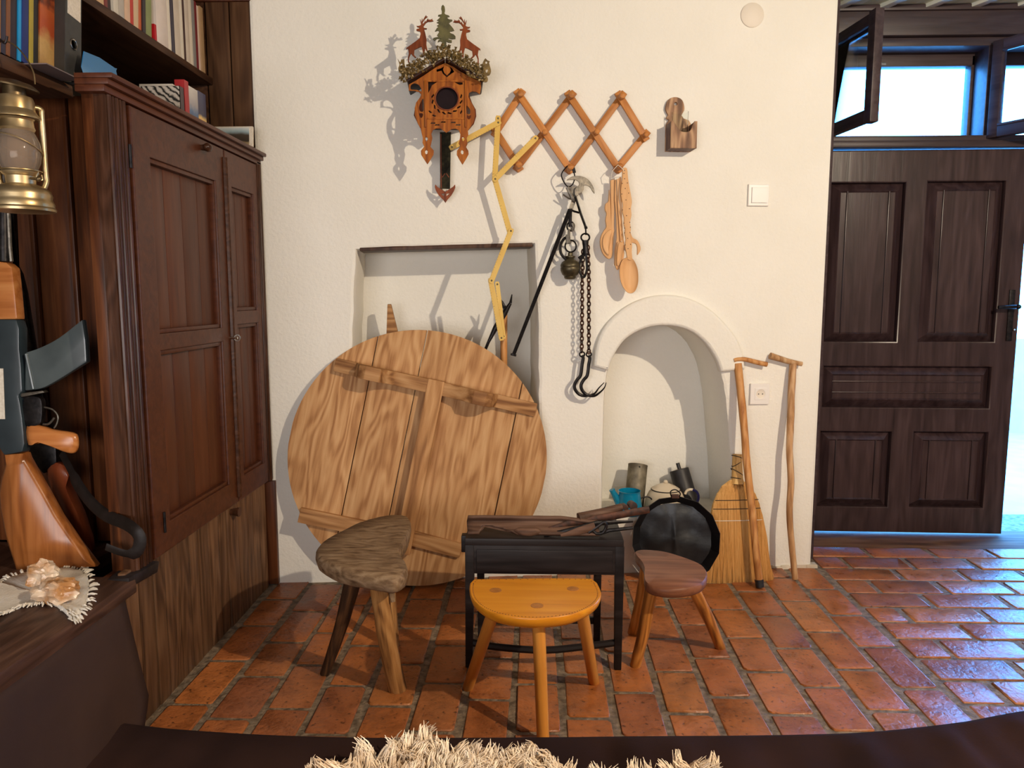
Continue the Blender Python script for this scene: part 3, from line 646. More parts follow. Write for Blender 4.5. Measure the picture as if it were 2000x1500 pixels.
# ================================================================== BOOKS
BM = {}
def cmat(c, rough=0.45):
    k = tuple(round(x, 3) for x in c)
    if k not in BM: BM[k] = plain('book_cover', c, tuple(min(1, x * 1.12 + .004) for x in c), ns=25, rough=rough)
    return BM[k]
def picture(name, stops, axis='Z', scale=6.0, nz=5.0, mix=.5):
    m, nt, b = _nt(name); tc = _n(nt, 'ShaderNodeTexCoord'); se = _n(nt, 'ShaderNodeSeparateXYZ'); nt.links.new(tc.outputs['Generated'], se.inputs[0])
    n1 = _n(nt, 'ShaderNodeTexNoise'); n1.inputs['Scale'].default_value = nz; n1.inputs['Detail'].default_value = 5; nt.links.new(tc.outputs['Object'], n1.inputs['Vector'])
    ma = _n(nt, 'ShaderNodeMath', operation='MULTIPLY_ADD'); ma.inputs[1].default_value = mix; ma.inputs[2].default_value = -mix / 2
    nt.links.new(n1.outputs['Fac'], ma.inputs[0]); ad = _n(nt, 'ShaderNodeMath', operation='ADD'); nt.links.new(se.outputs[axis], ad.inputs[0]); nt.links.new(ma.outputs[0], ad.inputs[1])
    rp = ramp(nt, stops); nt.links.new(ad.outputs[0], rp.inputs[0]); nt.links.new(rp.outputs[0], b.inputs['Base Color']); b.inputs['Roughness'].default_value = .35
    return m
def swirl():
    m, nt, b = _nt('swirl_print'); tc = _n(nt, 'ShaderNodeTexCoord'); wv = _n(nt, 'ShaderNodeTexWave', wave_type='RINGS', rings_direction='Y'); wv.inputs['Scale'].default_value = 22; wv.inputs['Distortion'].default_value = 5; wv.inputs['Detail'].default_value = 4; wv.inputs['Detail Scale'].default_value = 2.2
    mp = _n(nt, 'ShaderNodeMapping'); mp.inputs['Location'].default_value = (-.26, 0, -.30); mp.inputs['Scale'].default_value = (1, 1, 1)
    nt.links.new(tc.outputs['Object'], mp.inputs[0]); nt.links.new(mp.outputs[0], wv.inputs['Vector'])
    rp = ramp(nt, [(0.12, (.02, .018, .016)), (0.4, (.35, .31, .27)), (0.8, (.55, .5, .44))]); nt.links.new(wv.outputs['Fac'], rp.inputs[0]); nt.links.new(rp.outputs[0], b.inputs['Base Color']); b.inputs['Roughness'].default_value = .4
    return m
def book(y0, th_, hgt, dep, xf, z, m, label, lean=0.0, hard=True, pages=True, group=None, cat='book', name='book', yaw=0.0):
    """spine towards +X at x = xf, thickness along Y from y0; leans away (+Y at the top) by lean degrees about its foot"""
    M_ = Matrix.Translation((xf, y0, z + th_ * math.sin(rad(lean)))) @ Matrix.Rotation(rad(yaw), 4, 'Z') @ Matrix.Rotation(rad(-lean), 4, 'X')
    t = put(name, None, None, None, M_, label, cat, group)
    c = .0018 if hard else .0008; o = .003 if hard else 0
    part('cover', MB().box(-dep, 0, 0, c, 0, hgt).box(-dep, 0, th_ - c, th_, 0, hgt).box(-c * 1.5, .0005, 0, th_, 0, hgt), m, t, M_, bevel=min(.0012, th_ * .12))
    if pages: part('pages', MB().box(-dep + o, -c * 1.4, c, th_ - c, o, hgt - o), M_PAPER, t, M_)
    return t, M_
M_FOOD = picture('food_photo_print', [(0, (.30, .16, .05)), (.15, (.50, .30, .10)), (.3, (.36, .06, .015)), (.5, (.42, .09, .02)), (.58, (.10, .02, .01)), (.68, (.55, .36, .16)), (.8, (.36, .05, .015)), (1, (.28, .03, .01))], nz=22, mix=.5)
def yb(px, xf): return xf * -1.0 * 1450 / (1045 - px)
# lower shelf: leaning row up to the ring binder
row1 = [(-22, -9, .30, (.42, .006, .006), 'bright red hardback at the left end of the lower shelf'), (-9, 5, .29, (.40, .004, .006), 'second bright red book beside the thin white one on the lower shelf'), (5, 12, .27, (.70, .64, .52), 'thin white book between red and tan books on the lower shelf'),
        (12, 25, .26, (.26, .115, .03), 'tan brown book on the lower shelf'), (25, 34, .26, (.025, .022, .04), 'thin black navy book on the lower shelf'), (34, 42, .26, (.17, .06, .02), 'thin red brown book on the lower shelf'), (42, 57, .27, (.018, .008, .014), 'dark blackish book next to the blue one on the lower shelf'),
        (57, 63, .28, (.01, .26, .56), 'thin light blue folder on the lower shelf'), (63, 76, .28, (.006, .02, .13), 'deep blue book on the lower shelf'), (76, 84, .27, (.34, .26, .03), 'thin yellow and green book on the lower shelf'), (84, 98, .30, (.012, .012, .012), 'thick black book beside the one with a food picture spine')]
XF1 = -1.155
for a, b, h, c, lb in row1:
    y0, y1 = yb(a, XF1), yb(b, XF1); book(y0, (y1 - y0) * .96, h, .20, XF1 + R.uniform(-.004, .004), ZS1 + .003, cmat(c), lb, lean=7, group='books on the lower shelf')
y0, y1 = yb(98, XF1), yb(131, XF1); book(y0, (y1 - y0) * .97, .31, .22, XF1, ZS1 + .003, M_FOOD, 'thick book with an orange food photograph on its spine, left of the binder', lean=7, group='books on the lower shelf')
# ring binder
y0 = yb(133, -1.145); bt = (yb(164, -1.145) - y0)
MBI = Matrix.Translation((-1.128, y0, ZS1 + .003 + bt * math.sin(rad(7)))) @ Matrix.Rotation(rad(-7), 4, 'X')
bi = put('ring_binder', None, None, None, MBI, 'dark grey ring binder with a metal finger hole and white spine label', 'binder')
MS = MBI @ frame((0, 0, 0), (0, 1, 0), (1, 0, 0))           # spine plane: x along thickness, y up, z out
part('spine', MB().plate([[(0, 0), (bt, 0), (bt, .32), (0, .32)], circ(bt / 2, .085, .0105, 20)], -.003, 0, .0008), plain('binder_grey', (.03, .028, .026), (.042, .04, .036), ns=60, rough=.5), bi, MS)
part('cover', MB().box(-.26, -.002, 0, .003, 0, .32).box(-.26, -.002, bt - .003, bt, 0, .32), cmat((.03, .028, .026)), bi, MBI)
part('pages', MB().box(-.25, -.02, .006, bt - .006, .004, .31), M_PAPER, bi, MBI)
part('finger_ring', MB().tube([(x, y, .0005) for x, y in circ(bt / 2, .085, .012, 24)], .002, 6, True), M_CHROME, bi, MS)
part('spine_label', MB().box(.008, bt - .006, .150, .30, 0, .0012), M_PAPER, bi, MS)
part('metal_edge', MB().box(bt * .55, bt - .001, 0, .02, -.002, .0012), M_CHROME, bi, MS)
# papers under the binder
put('booklet', MB().box(-1.40, -1.10, y0 - .11, y0 + .02, 0, .0025).mesh('booklet'), plain('grey_card', (.16, .12, .12), rough=.5), None, Matrix.Translation((0, 0, ZS1)), 'thin grey booklet lying under the ring binder', 'booklet')
# upper shelf
XF2 = -1.163; ZS2 = 1.8745
row2 = [(170, 186, .20, (.10, .07, .16), 'grey purple paperback at the near end of the upper shelf', 0), (186, 207, .22, (.06, .045, .16), 'violet blue book on the upper shelf', 0), (208, 230, .23, (.60, .40, .22), 'beige orange book beside the violet one on the upper shelf', 0), (230, 237, .24, (.16, .02, .015), 'thin dark red book on the upper shelf', 0),
        (237, 246, .24, (.03, .012, .012), 'thin black book with red foot on the upper shelf', 0), (246, 256, .25, (.58, .54, .47), 'white magazine beside the black book on the upper shelf', 2), (256, 267, .25, (.42, .38, .34), 'light grey magazine on the upper shelf', 2), (268, 279, .25, (.62, .42, .30), 'pale salmon paperback on the upper shelf', 4),
        (279, 285, .25, (.45, .03, .02), 'thin red book beside the salmon paperback', 4), (285, 296, .25, (.60, .44, .28), 'cream and orange paperback on the upper shelf', 6), (296, 302, .25, (.48, .10, .03), 'thin orange red book leaning on the upper shelf', 5), (302, 308, .26, (.025, .016, .02), 'thin black book leaning against the green one', 5),
        (308, 321, .26, (.22, .26, .10), 'leaning olive green book on the upper shelf', 5), (326, 330, .05, (.45, .004, .01), 'small red booklet peeping out beside the white book', 0), (330, 352, .30, (.66, .58, .54), 'tall white hardback standing on the upper shelf', 0), (352, 358, .30, (.72, .66, .57), 'tall thin cream book behind the white hardback', 0),
        (358, 363, .245, (.045, .04, .06), 'thin blue grey book on the upper shelf', 0), (363, 374, .27, (.55, .48, .40), 'wide beige book on the upper shelf', 0), (374, 378, .25, (.66, .60, .50), 'thin white book beside the dark brown one', 0), (378, 383, .25, (.05, .02, .018), 'thin dark brown book on the upper shelf', 0),
        (383, 391, .238, (.56, .48, .40), 'pale grey book right of the thin dark brown one on the upper shelf', 0), (391, 397, .238, (.66, .58, .48), 'cream book with stained spine near the far end', 0), (397, 402, .22, (.22, .21, .20), 'thin mid grey book near the far end', 0), (402, 407, .222, (.16, .014, .02), 'thin crimson book near the far end of the upper shelf', 0),
        (407, 411, .215, (.64, .50, .42), 'thin pale pink book near the far end', 0), (411, 417, .218, (.36, .23, .12), 'tan book at the far end of the upper shelf', 0)]
for a, b, h, c, lb, ln_ in row2:
    y0, y1 = yb(a, XF2), yb(b, XF2); book(y0, (y1 - y0) * .95, h, .17, XF2 + R.uniform(-.004, .003), ZS2 + .001, cmat(c), lb, lean=ln_, hard=False, group='books on the upper shelf')
# on top of the cupboard
ZT = CZ1 + .0125
def onxy(px, py, y): return onY(px, py, y)
H3 = lambda px, py, x=-1.085: onX(px, py, x).z - ZT
a = onY(275, 168, 2.17); b = onY(350, 160, 2.17)
t = put('book', None, None, None, Matrix.Translation((a.x, 2.17, ZT)), 'square book with a grey wood-ring swirl cover on top of the cupboard', 'book')
hb = a.z - ZT; wb_ = b.x - a.x; Mb = Matrix.Translation((a.x, 2.17, ZT))
part('cover', MB().box(0, wb_, 0, .002, 0, hb).box(0, wb_, .024, .026, 0, hb).box(wb_ - .002, wb_, 0, .026, 0, hb), cmat((.05, .03, .035)), t, Mb)
part('cover_picture', MB().box(.0, wb_ - .001, -.0008, 0, .001, hb - .001), swirl(), t, Mb)
part('pages', MB().box(.003, wb_ - .002, .002, .024, .003, hb - .003), M_PAPER, t, Mb)
XF3 = -1.085
y0 = yb(353, XF3); book(y0, yb(367, XF3) - y0, H3(354, 174), .10, XF3, ZT, cmat((.60, .55, .48)), 'thin cream book behind the swirl cover on the cupboard', hard=False)
y0 = yb(368, XF3); book(y0, yb(376, XF3) - y0, H3(370, 192), .05, XF3 - .012, ZT, cmat((.02, .012, .016)), 'thin black book with white band on the cupboard', hard=False)
y0 = yb(376, XF3); book(y0, yb(384, XF3) - y0, H3(377, 166), .03, XF3, ZT, cmat((.40, .025, .03)), 'red magazine standing on the cupboard', hard=False)
M_SKYP = picture('mountain_spine_print', [(0, (.30, .26, .22)), (.25, (.05, .07, .13)), (.45, (.10, .18, .34)), (.6, (.36, .34, .38)), (1, (.66, .62, .58))], nz=30, mix=.4)
y0 = yb(384, XF3); book(y0, yb(401, XF3) - y0, H3(388, 179), .12, XF3, ZT, M_SKYP, 'thick magazine with blue and white mountain spine on the cupboard', hard=False)
M_FIRE = picture('sunset_spine_print', [(0, (.45, .10, .02)), (.2, (.10, .01, .01)), (.33, (.75, .30, .04)), (.42, (.80, .55, .20)), (.5, (.04, .035, .08)), (1, (.05, .05, .12))], nz=30, mix=.15)
y0 = yb(401, XF3); book(y0, yb(416, XF3) - y0, H3(405, 188), .12, XF3, ZT, M_FIRE, 'navy magazine with a fiery sunset at its foot on the cupboard', hard=False)
M_PHOTO = picture('landscape_card_print', [(0, (.45, .36, .22)), (.22, (.30, .22, .12)), (.3, (.04, .03, .02)), (.6, (.06, .045, .03)), (.78, (.34, .46, .50)), (1, (.66, .68, .66))], nz=14, mix=.3)
a = onY(417, 246, 2.60); b = onY(492, 248, 2.60)
Mc = Matrix.Translation((a.x, 2.60, ZT)) @ Matrix.Rotation(rad(-6), 4, 'X')
t = put('picture_card', None, None, None, Mc, 'small framed landscape picture propped at the far end of the cupboard top', 'picture')
part('frame', MB().box(0, b.x - a.x, 0, .010, 0, a.z - ZT), M_PAPER, t, Mc, bevel=.001)
part('print', MB().box(.002, b.x - a.x - .012, -.0015, 0, .003, a.z - ZT - .004), M_PHOTO, t, Mc)
M_SKYC = picture('sky_card_print', [(0, (.55, .56, .58)), (.22, (.60, .62, .64)), (.35, (.10, .26, .46)), (.6, (.03, .17, .38)), (1, (.008, .14, .34))], nz=14, mix=.35)
pa_ = onX(166, 103, -1.10); pb_ = onX(228, 131, -1.10); hz_ = (pa_.z + pb_.z) / 2 - ZT; wz_ = pb_.y - pa_.y
Mk = Matrix.Translation((-1.10, pa_.y, ZT)) @ Matrix.Rotation(rad(-3), 4, 'Y')
put('postcard', MB().plate([sm([(0, 0), (wz_, 0), (wz_, hz_ - .006), (wz_ - .005, hz_), (0, hz_)], 2)], 0, .002, .0003, frame((0, 0, 0), (0, 1, 0), (1, 0, 0))).mesh('postcard'), M_SKYC, None, Mk, 'blue sky postcard with rounded corner leaning beside the ring binder', 'postcard')

# ================================================================== LANTERN
LY = 1.60; LC = onY(37, 300, LY); k_ = LY / 1450 * 1.01
zb_ = onY(45, 414, LY).z
ML = Matrix.Translation((LC.x, LY, zb_))
ln_ = put('kerosene_lantern', None, None, None, ML, 'tarnished brass kerosene lantern with smoky globe hanging below the bookshelf', 'lantern')
def Lz(py): return onY(40, py, LY).z - zb_
part('fuel_tank', MB().lathe([(.050, 0), (.062, .001), (.063, .006), (.060, .010), (.0605, Lz(398)), (.058, Lz(393)), (.056, Lz(388)), (.0575, Lz(382)), (.054, Lz(372)), (.040, Lz(363)), (.030, Lz(360))], 40), M_LANT, ln_, ML)
part('burner', MB().lathe([(.028, Lz(361)), (.029, Lz(345)), (.034, Lz(341)), (.036, Lz(337)), (.034, Lz(334))], 28), M_LANT, ln_, ML)
part('globe', MB().lathe([(.031, Lz(336)), (.039, Lz(318)), (.0425, Lz(298)), (.0405, Lz(278)), (.034, Lz(262)), (.031, Lz(256)), (.029, Lz(256)), (.032, Lz(263)), (.0385, Lz(278)), (.0405, Lz(298)), (.037, Lz(318)), (.029, Lz(336))], 32, cap=False), M_SOOTGLASS, ln_, ML)
part('collar', MB().lathe([(.031, Lz(257)), (.034, Lz(252)), (.032, Lz(246)), (.031, Lz(236)), (.034, Lz(232))], 32), M_LANT, ln_, ML)
part('flange', MB().lathe([(.034, Lz(231)), (.045, Lz(231.5)), (.045, Lz(229)), (.040, Lz(222)), (.036, Lz(215))], 32), M_LANT, ln_, ML)
part('chimney', MB().lathe([(.036, Lz(216)), (.0355, Lz(197)), (.033, Lz(190)), (.020, Lz(188))], 32), M_LANT, ln_, ML)
part('vent_posts', MB().lathe([(.022, Lz(190)), (.022, Lz(170))], 16), M_LANTD, ln_, ML)
MT = ML @ Matrix.Translation((0, 0, Lz(168))) @ Matrix.Rotation(rad(9), 4, 'Y')
part('top_cap', MB().lathe([(.012, -.002), (.046, -.004), (.047, -.001), (.034, .008), (.012, .012)], 32), M_LANTD, ln_, MT)
for sgn, px_ in ((-1, 2), (1, 66)):
    dx = onY(px_, 300, LY).x - LC.x; dy = -.012 if sgn < 0 else .034
    part('side_tube', MB().tube(sm([(dx * .55, dy * .6, Lz(205)), (dx * .95, dy, Lz(206)), (dx, dy, Lz(225)), (dx, dy, Lz(330)), (dx * 1.0, dy, Lz(352)), (dx * .8, dy * .8, Lz(372))], 4, False), .0062, 12), M_LANT, ln_, ML)
part('globe_guard', MB().tube([(.044 * math.cos(t), .044 * math.sin(t), Lz(285) + .020 * math.cos(t + 2.0)) for t in [i * math.pi / 16 for i in range(32)]], .0013, 6, True).tube([(.040 * math.cos(t), .040 * math.sin(t), Lz(334)) for t in [i * math.pi / 16 for i in range(32)]], .0013, 6, True), M_LANT, ln_, ML)
part('lifting_lever', MB().tube(sm([(.040, -.01, Lz(345)), (.050, -.016, Lz(338)), (.048, -.02, Lz(350)), (.056, -.014, Lz(354)), (.054, -.012, Lz(344))], 4, False), .0016, 6), M_LANT, ln_, ML)
part('wick_knob', MB().tube([(.03, -.012, Lz(350)), (.048, -.016, Lz(352))], .003, 8).ball((.050, -.0165, Lz(352)), .006), M_LANTD, ln_, ML)
hp = [(0.046, 0, Lz(165)), (.044, .0, Lz(140)), (.030, 0, Lz(112)), (.008, 0, Lz(88)), (-.018, 0, Lz(80)), (-.042, 0, Lz(100)), (-.046, 0, Lz(165))]
part('bail', MB().tube(sm(hp, 5, False), .0016, 6), M_LANTD, ln_, ML)
hk = ML @ Vector((-.012, 0, Lz(80)))
put('hook', MB().tube(sm([(hk.x, -0, 0), (hk.x - .01, 0, .006)], 2, False), .001, 4).mesh('hook') if False else MB().tube(sm([(hk.x + .006, hk.y, hk.z + .010), (hk.x, hk.y, hk.z - .004), (hk.x - .012, hk.y, hk.z + .004), (-1.148, hk.y, hk.z + .006), (-1.155, hk.y, hk.z + .006)], 4, False), .0025, 8).mesh('hook'), M_IRON, None, None, 'small iron hook on the shelf edge holding the lantern bail', 'hook')

# ================================================================== RIFLES
BZ = .408
G = frame((-1.2, 1.80, BZ), (1, 0, 0), (0, -1, 0)); G = G @ Matrix.Rotation(rad(-3.5), 4, 'X')    # upright plane leaning back
gun = put('rifle', None, None, None, G, 'lacquered wooden rifle with curved grey magazine standing on the bench', 'rifle')
gp = lambda s, ox, oy, pts, w=0: L2(G, zp(s, ox, oy, pts), w)
st = gp(3.333, 0, 780, [(52, 352), (172, 343), (182, 372), (232, 462), (312, 600), (400, 760), (500, 905), (636, 1086), (420, 1100), (130, 1116), (100, 1020), (60, 900), (22, 710), (14, 600), (28, 500), (50, 430), (60, 390)])
part('stock', MB().slab(st, [(-.022, .86), (-.015, .985), (0, 1), (.012, .985), (.019, .86)]), M_STOCK, gun, G, smooth=50)
rc = gp(4.687, 0, 580, [(-60, 205), (188, 207), (213, 285), (214, 480), (230, 640), (243, 860), (206, 900), (222, 980), (240, 1100), (262, 1335), (244, 1412), (75, 1442), (40, 1390), (0, 1320), (-60, 1200)])
part('receiver', MB().prism(rc, -.018, .016), M_GUN, gun, G, bevel=.006)
mg = gp(4.687, 0, 580, sm([(252, 508), (390, 460), (560, 370), (772, 204)], 4, False) + sm([(800, 400), (811, 596)], 3, False) + sm([(640, 704), (500, 788), (392, 838), (246, 858)], 4, False))
part('magazine', MB().prism(mg, -.011, .009), M_MAG, gun, G, bevel=.005)
mr_ = gp(4.687, 0, 580, [(262, 520), (330, 840)]); part('magazine_rib', MB().tube([(mr_[0][0], mr_[0][1], .009), (mr_[1][0], mr_[1][1], .009)], .004, 8), M_MAG, gun, G)
gr = gp(4.687, 0, 580, sm([(252, 1180), (370, 1176), (490, 1212), (672, 1242), (718, 1292), (716, 1380), (680, 1430), (600, 1416), (470, 1366), (340, 1330), (268, 1352)], 3))
part('pistol_grip', MB().slab(gr, [(-.014, .80), (-.008, .97), (0, 1), (.006, .97), (.012, .80)]), M_GRIP, gun, G, smooth=60)
hg = gp(3.571, 0, 400, [(-40, 390), (70, 405), (110, 440), (128, 600), (146, 800), (16, 802), (-40, 790)])
part('handguard', MB().prism(hg, -.018, .014), M_GRIP, gun, G, bevel=.006)
q = gp(3.571, 0, 400, [(22, 50), (24, 200), (40, 395)])
part('barrel', MB().tube([(q[0][0], q[0][1] + .22, -.002), (q[0][0], q[0][1], -.002), (q[2][0] - .004, q[2][1], 0)], .012, 12), M_IRON, gun, G)
q = gp(3.571, 0, 400, [(54, 60), (66, 300), (76, 395)])
part('gas_tube', MB().tube([(x, y, -.002) for x, y in q], .005, 8), M_STEEL, gun, G)
q = gp(4.687, 0, 580, [(210, 885), (420, 868), (430, 880), (400, 900)])
q2 = gp(4.687, 0, 580, sm([(405, 1010), (480, 1030), (530, 1090), (520, 1160), (495, 1200)], 4, False)); q3 = gp(4.687, 0, 580, sm([(395, 1165), (450, 1160), (500, 1105)], 3, False))
mech = gp(4.687, 0, 580, sm([(232, 930), (370, 915), (400, 985), (398, 1110), (370, 1168), (250, 1170)], 3))
part('lock', MB().prism(mech, -.010, .008), M_IRON, gun, G, bevel=.003)
part('magazine_catch', MB().prism(gp(4.687, 0, 580, [(208, 880), (410, 855), (432, 872), (300, 900), (215, 915)]), -.008, .010), M_STEEL, gun, G, bevel=.002)
part('trigger_guard', MB().tube([(x, y, 0) for x, y in q2], .0024, 6).tube([(x, y, 0) for x, y in q3], .003, 6), M_STEEL, gun, G)
part('paper_label', MB().prism(gp(4.687, 0, 580, [(-40, 655), (28, 655), (45, 1118), (-40, 1118)], .017), .016, .0172), M_PAPER, gun, G)
G2 = frame((-1.2, 1.895, BZ), (1, 0, 0), (0, -1, 0)); G2 = G2 @ Matrix.Rotation(rad(-2.5), 4, 'X')
gn2 = put('rifle', None, None, None, G2, 'second rifle with reddish stock behind, leaning on the planks', 'rifle')
p2 = lambda s, ox, oy, pts, w=0: L2(G2, zp(s, ox, oy, pts), w)
part('stock', MB().slab(p2(3.333, 0, 780, sm([(320, 440), (375, 402), (440, 430), (468, 480), (450, 545), (482, 630), (540, 750), (580, 870), (612, 985), (560, 1000), (470, 850), (390, 690), (330, 540)], 2)), [(-.018, .85), (-.010, .98), (0, 1), (.010, .98), (.016, .85)]), M_REDSTOCK, gn2, G2, smooth=50)
part('receiver', MB().prism(p2(3.333, 0, 780, [(240, 150), (330, 150), (380, 300), (385, 405), (300, 480), (200, 360)]), -.014, .012), M_IRON, gn2, G2, bevel=.004)
part('barrel', MB().prism(p2(3.571, 0, 400, [(70, -150), (100, -150), (112, 410), (150, 480), (180, 600), (246, 1000), (330, 1400), (230, 1500), (170, 1000), (150, 600), (110, 430)]), -.010, .008), M_IRON, gn2, G2, bevel=.003)
q = zp(3.333, 0, 780, sm([(400, 350), (450, 440), (510, 560), (600, 680), (700, 760), (820, 810), (895, 870), (912, 930), (880, 1000), (800, 1000), (690, 960)], 3, False)); nq = len(q)
sl_ = []
for i, (x, y) in enumerate(q):
    w_ = .016 + .165 * min(1, i / (nq * .55)); p = on(G2, x, y, w_); sl_.append((p.x, p.y, w_))
part('sling', MB().tube(sl_, [.015 if 4 < i < nq - 5 else .010 for i in range(nq)], 8, flat=.22, up=(0.7, .7, 0)), M_LEATHER, gn2, G2)

# doily and rock on the bench
cen = onZ(78, 1165, BZ)
pl = zp(3.333, 0, 780, [(-220, 400), (10, 390), (90, 380), (300, 1110), (520, 1105), (575, 1180), (580, 1240), (560, 1350), (495, 1425), (430, 1390), (330, 1350), (200, 1330), (80, 1370), (10, 1420), (-200, 1420), (-220, 1200)])
pl = zp(3.333, 0, 780, [(-150, 1190), (0, 1190), (70, 1165), (250, 1110), (400, 1105), (520, 1110), (572, 1170), (582, 1235), (562, 1330), (540, 1380), (492, 1425), (440, 1395), (380, 1345), (300, 1335), (200, 1335), (90, 1370), (0, 1415), (-150, 1440)])
pts = [onZ(x, y, BZ + .003) for x, y in pl]; poly = sm([(p.x, p.y) for p in pts], 4)
cx = sum(p[0] for p in poly) / len(poly); cy = sum(p[1] for p in poly) / len(poly)
vs = [(cx, cy, BZ + .006)]; fs = []; n = len(poly); rings = 7; r = random.Random(4)
for j in range(1, rings + 1):
    for i, (x, y) in enumerate(poly):
        t = j / rings; X_ = cx + (x - cx) * t; Y_ = cy + (y - cy) * t
        z = BZ + .005 + .004 * math.sin(X_ * 60 + 2) * math.sin(Y_ * 47) * t + (.004 * math.sin(i * .9) * t * t)
        over = X_ - (-.982)
        if over > 0: z -= over * .8
        if j == rings: z += r.uniform(-.003, .002)
        vs.append((X_, Y_, max(z, BZ + .001) if over <= 0 else z))
for i in range(n): fs.append((0, 1 + i, 1 + (i + 1) % n))
for j in range(rings - 1):
    for i in range(n): fs.append((1 + j * n + i, 1 + j * n + (i + 1) % n, 1 + (j + 1) * n + (i + 1) % n, 1 + (j + 1) * n + i))
dl = put('doily', MB().add(vs, fs).mesh('doily', smooth=70), M_DOILY, None, None, 'white fringed cotton doily under the quartz on the bench', 'doily')
so = dl.modifiers.new('thick', 'SOLIDIFY'); so.thickness = .003
fr_ = MB()
for i in range(n):
    x, y, z = vs[1 + (rings - 1) * n + i]; d = Vector((x - cx, y - cy, 0)).normalized()
    for q in range(2):
        s = Vector((x, y, z)) + Vector((-d.y, d.x, 0)) * r.uniform(-.008, .008); e = s + d * r.uniform(.012, .022) + Vector((r.uniform(-.004, .004), r.uniform(-.004, .004), -.004 if x > -.99 else 0.001))
        fr_.tube([s, (s + e) / 2 + Vector((0, 0, .002)), e], [.0022, .0028, .0012], 4)
put('fringe', fr_.mesh('fringe'), M_DOILY, dl, kind='stuff')
def rock(name, c, rx, ry, rz, seed, label):
    bm = bmesh.new(); bmesh.ops.create_icosphere(bm, subdivisions=4, radius=1)
    for v in bm.verts:
        p = v.co.copy(); n1 = mnoise.noise(p * 1.6 + Vector((seed, 0, 0))); n2 = mnoise.cell(p * 2.6 + Vector((seed, 3, 1))); n3 = mnoise.noise(p * 6 + Vector((0, seed, 0)))
        v.co = Vector((p.x * rx, p.y * ry, p.z * rz)) * (1 + .38 * n1 + .10 * n2 + .10 * n3)
    mz = min(v.co.z for v in bm.verts)
    for v in bm.verts: v.co.z = max(v.co.z, mz * .75)
    me = bpy.data.meshes.new(name); bm.to_mesh(me); bm.free()
    for p in me.polygons: p.use_smooth = True
    me.set_sharp_from_angle(angle=rad(24))
    put(name, me, M_QUARTZ, None, Matrix.Translation((c.x, c.y, c.z + rz * .72)), label, 'rock', 'quartz lumps on the doily')
c1 = onZ(112, 1172, BZ + .006); c2 = onZ(62, 1160, BZ + .006)
rock('quartz_rock', Vector((c1.x, c1.y, c1.z)), .050, .034, .032, 2.2, 'larger brown and white quartz lump in front on the doily')
rock('quartz_rock', Vector((c2.x - .0, c2.y + .045, c2.z)), .036, .03, .036, 7.1, 'smaller white quartz lump behind on the doily')

# ================================================================== ROUND TABLE TOP leaning on the wall
pb = on(WM, 835, 1152, .10)
lean = math.atan2(.075, 1.0)
D0 = frame(WM @ Vector((on(WM, 818, 898, .065).x, .0, .105)), WU, WN)
DMx = D0 @ Matrix.Rotation(-lean, 4, 'X')
cxy = on(DMx, 818, 898)
ex = [on(DMx, x, y) for x, y in ((570, 892), (1067, 905), (826, 645), (845, 1151), (640, 720), (1000, 715))]
RAD = sum((Vector(e[:2]) - Vector(cxy[:2])).length for e in ex[:4]) / 4
dv_ = on(DMx, 762, 1003) - on(DMx, 835, 648); ang = math.atan2(dv_.y, dv_.x) + math.pi / 2          # rotation of the boards
DR = DMx @ Matrix.Translation((cxy.x, cxy.y, 0)) @ Matrix.Rotation(ang, 4, 'Z')                # x across the boards, y along them
zmin = min((DR @ Vector((RAD * math.cos(t), RAD * math.sin(t), -.0))).z for t in [i * .1 for i in range(63)])
DR = Matrix.Translation((0, 0, .012 - zmin)) @ DR
tt = put('round_tabletop', None, None, None, DR, 'large round scrubbed pine tabletop leaning upside down against the wall', 'tabletop')
sb = [-RAD] + [on(DR, x, y).x for x, y in ((703, 830), (798, 825), (987, 905))] + [RAD]
disc = circ(0, 0, RAD, 96)
for i in range(4):
    pz = clip(clip(disc, 1, 0, sb[i + 1] - .0016), -1, 0, -(sb[i] + .0016))
    cxp = (sb[i] + sb[i + 1]) / 2
    Mp = DR @ Matrix.Translation((cxp, 0, 0))
    part('plank', MB().prism([(x - cxp, y) for x, y in pz], -.026, .0 + (.010 if i == 3 else 0.0)), M_PINE, tt, Mp, bevel=.0025)
def P(x, y, w=0): return on(DR, x, y, w)
def batten(pa, pb_, wd, h0, name='batten', m=None, prof=None):
    a, b = P(*pa), P(*pb_); ln2 = (b - a).length
    fm = DR @ frame((a.x, a.y, 0), (b.x - a.x, b.y - a.y, 0), (0, 0, 1))
    if prof is None: mb_ = MB().box(0, ln2, -wd / 2, wd / 2, 0, h0)
    else: mb_ = MB().prism([(t * ln2, h) for t, h in prof], -wd / 2, wd / 2, Matrix(((1, 0, 0, 0), (0, 0, 1, 0), (0, 1, 0, 0), (0, 0, 0, 1))))
    part(name, mb_.rough(.0015, 12), m or M_PINEX, tt, fm, bevel=.003)
batten((655, 712), (1046, 800), .050, .03, 'batten', None, [(0, 0), (1, 0), (1, .022), (.80, .024), (.785, .05), (.77, .085), (.74, .10), (.68, .098), (.63, .06), (.56, .042), (.30, .042), (.26, .06), (.23, .098), (.16, .10), (.125, .085), (.115, .05), (.10, .028), (0, .022)])
batten((853, 742), (786, 1076), .062, .045, 'long_bar')
batten((586, 1004), (798, 1048), .056, .020, 'low_batten'); batten((800, 1048), (900, 1074), .056, .020, 'low_batten')
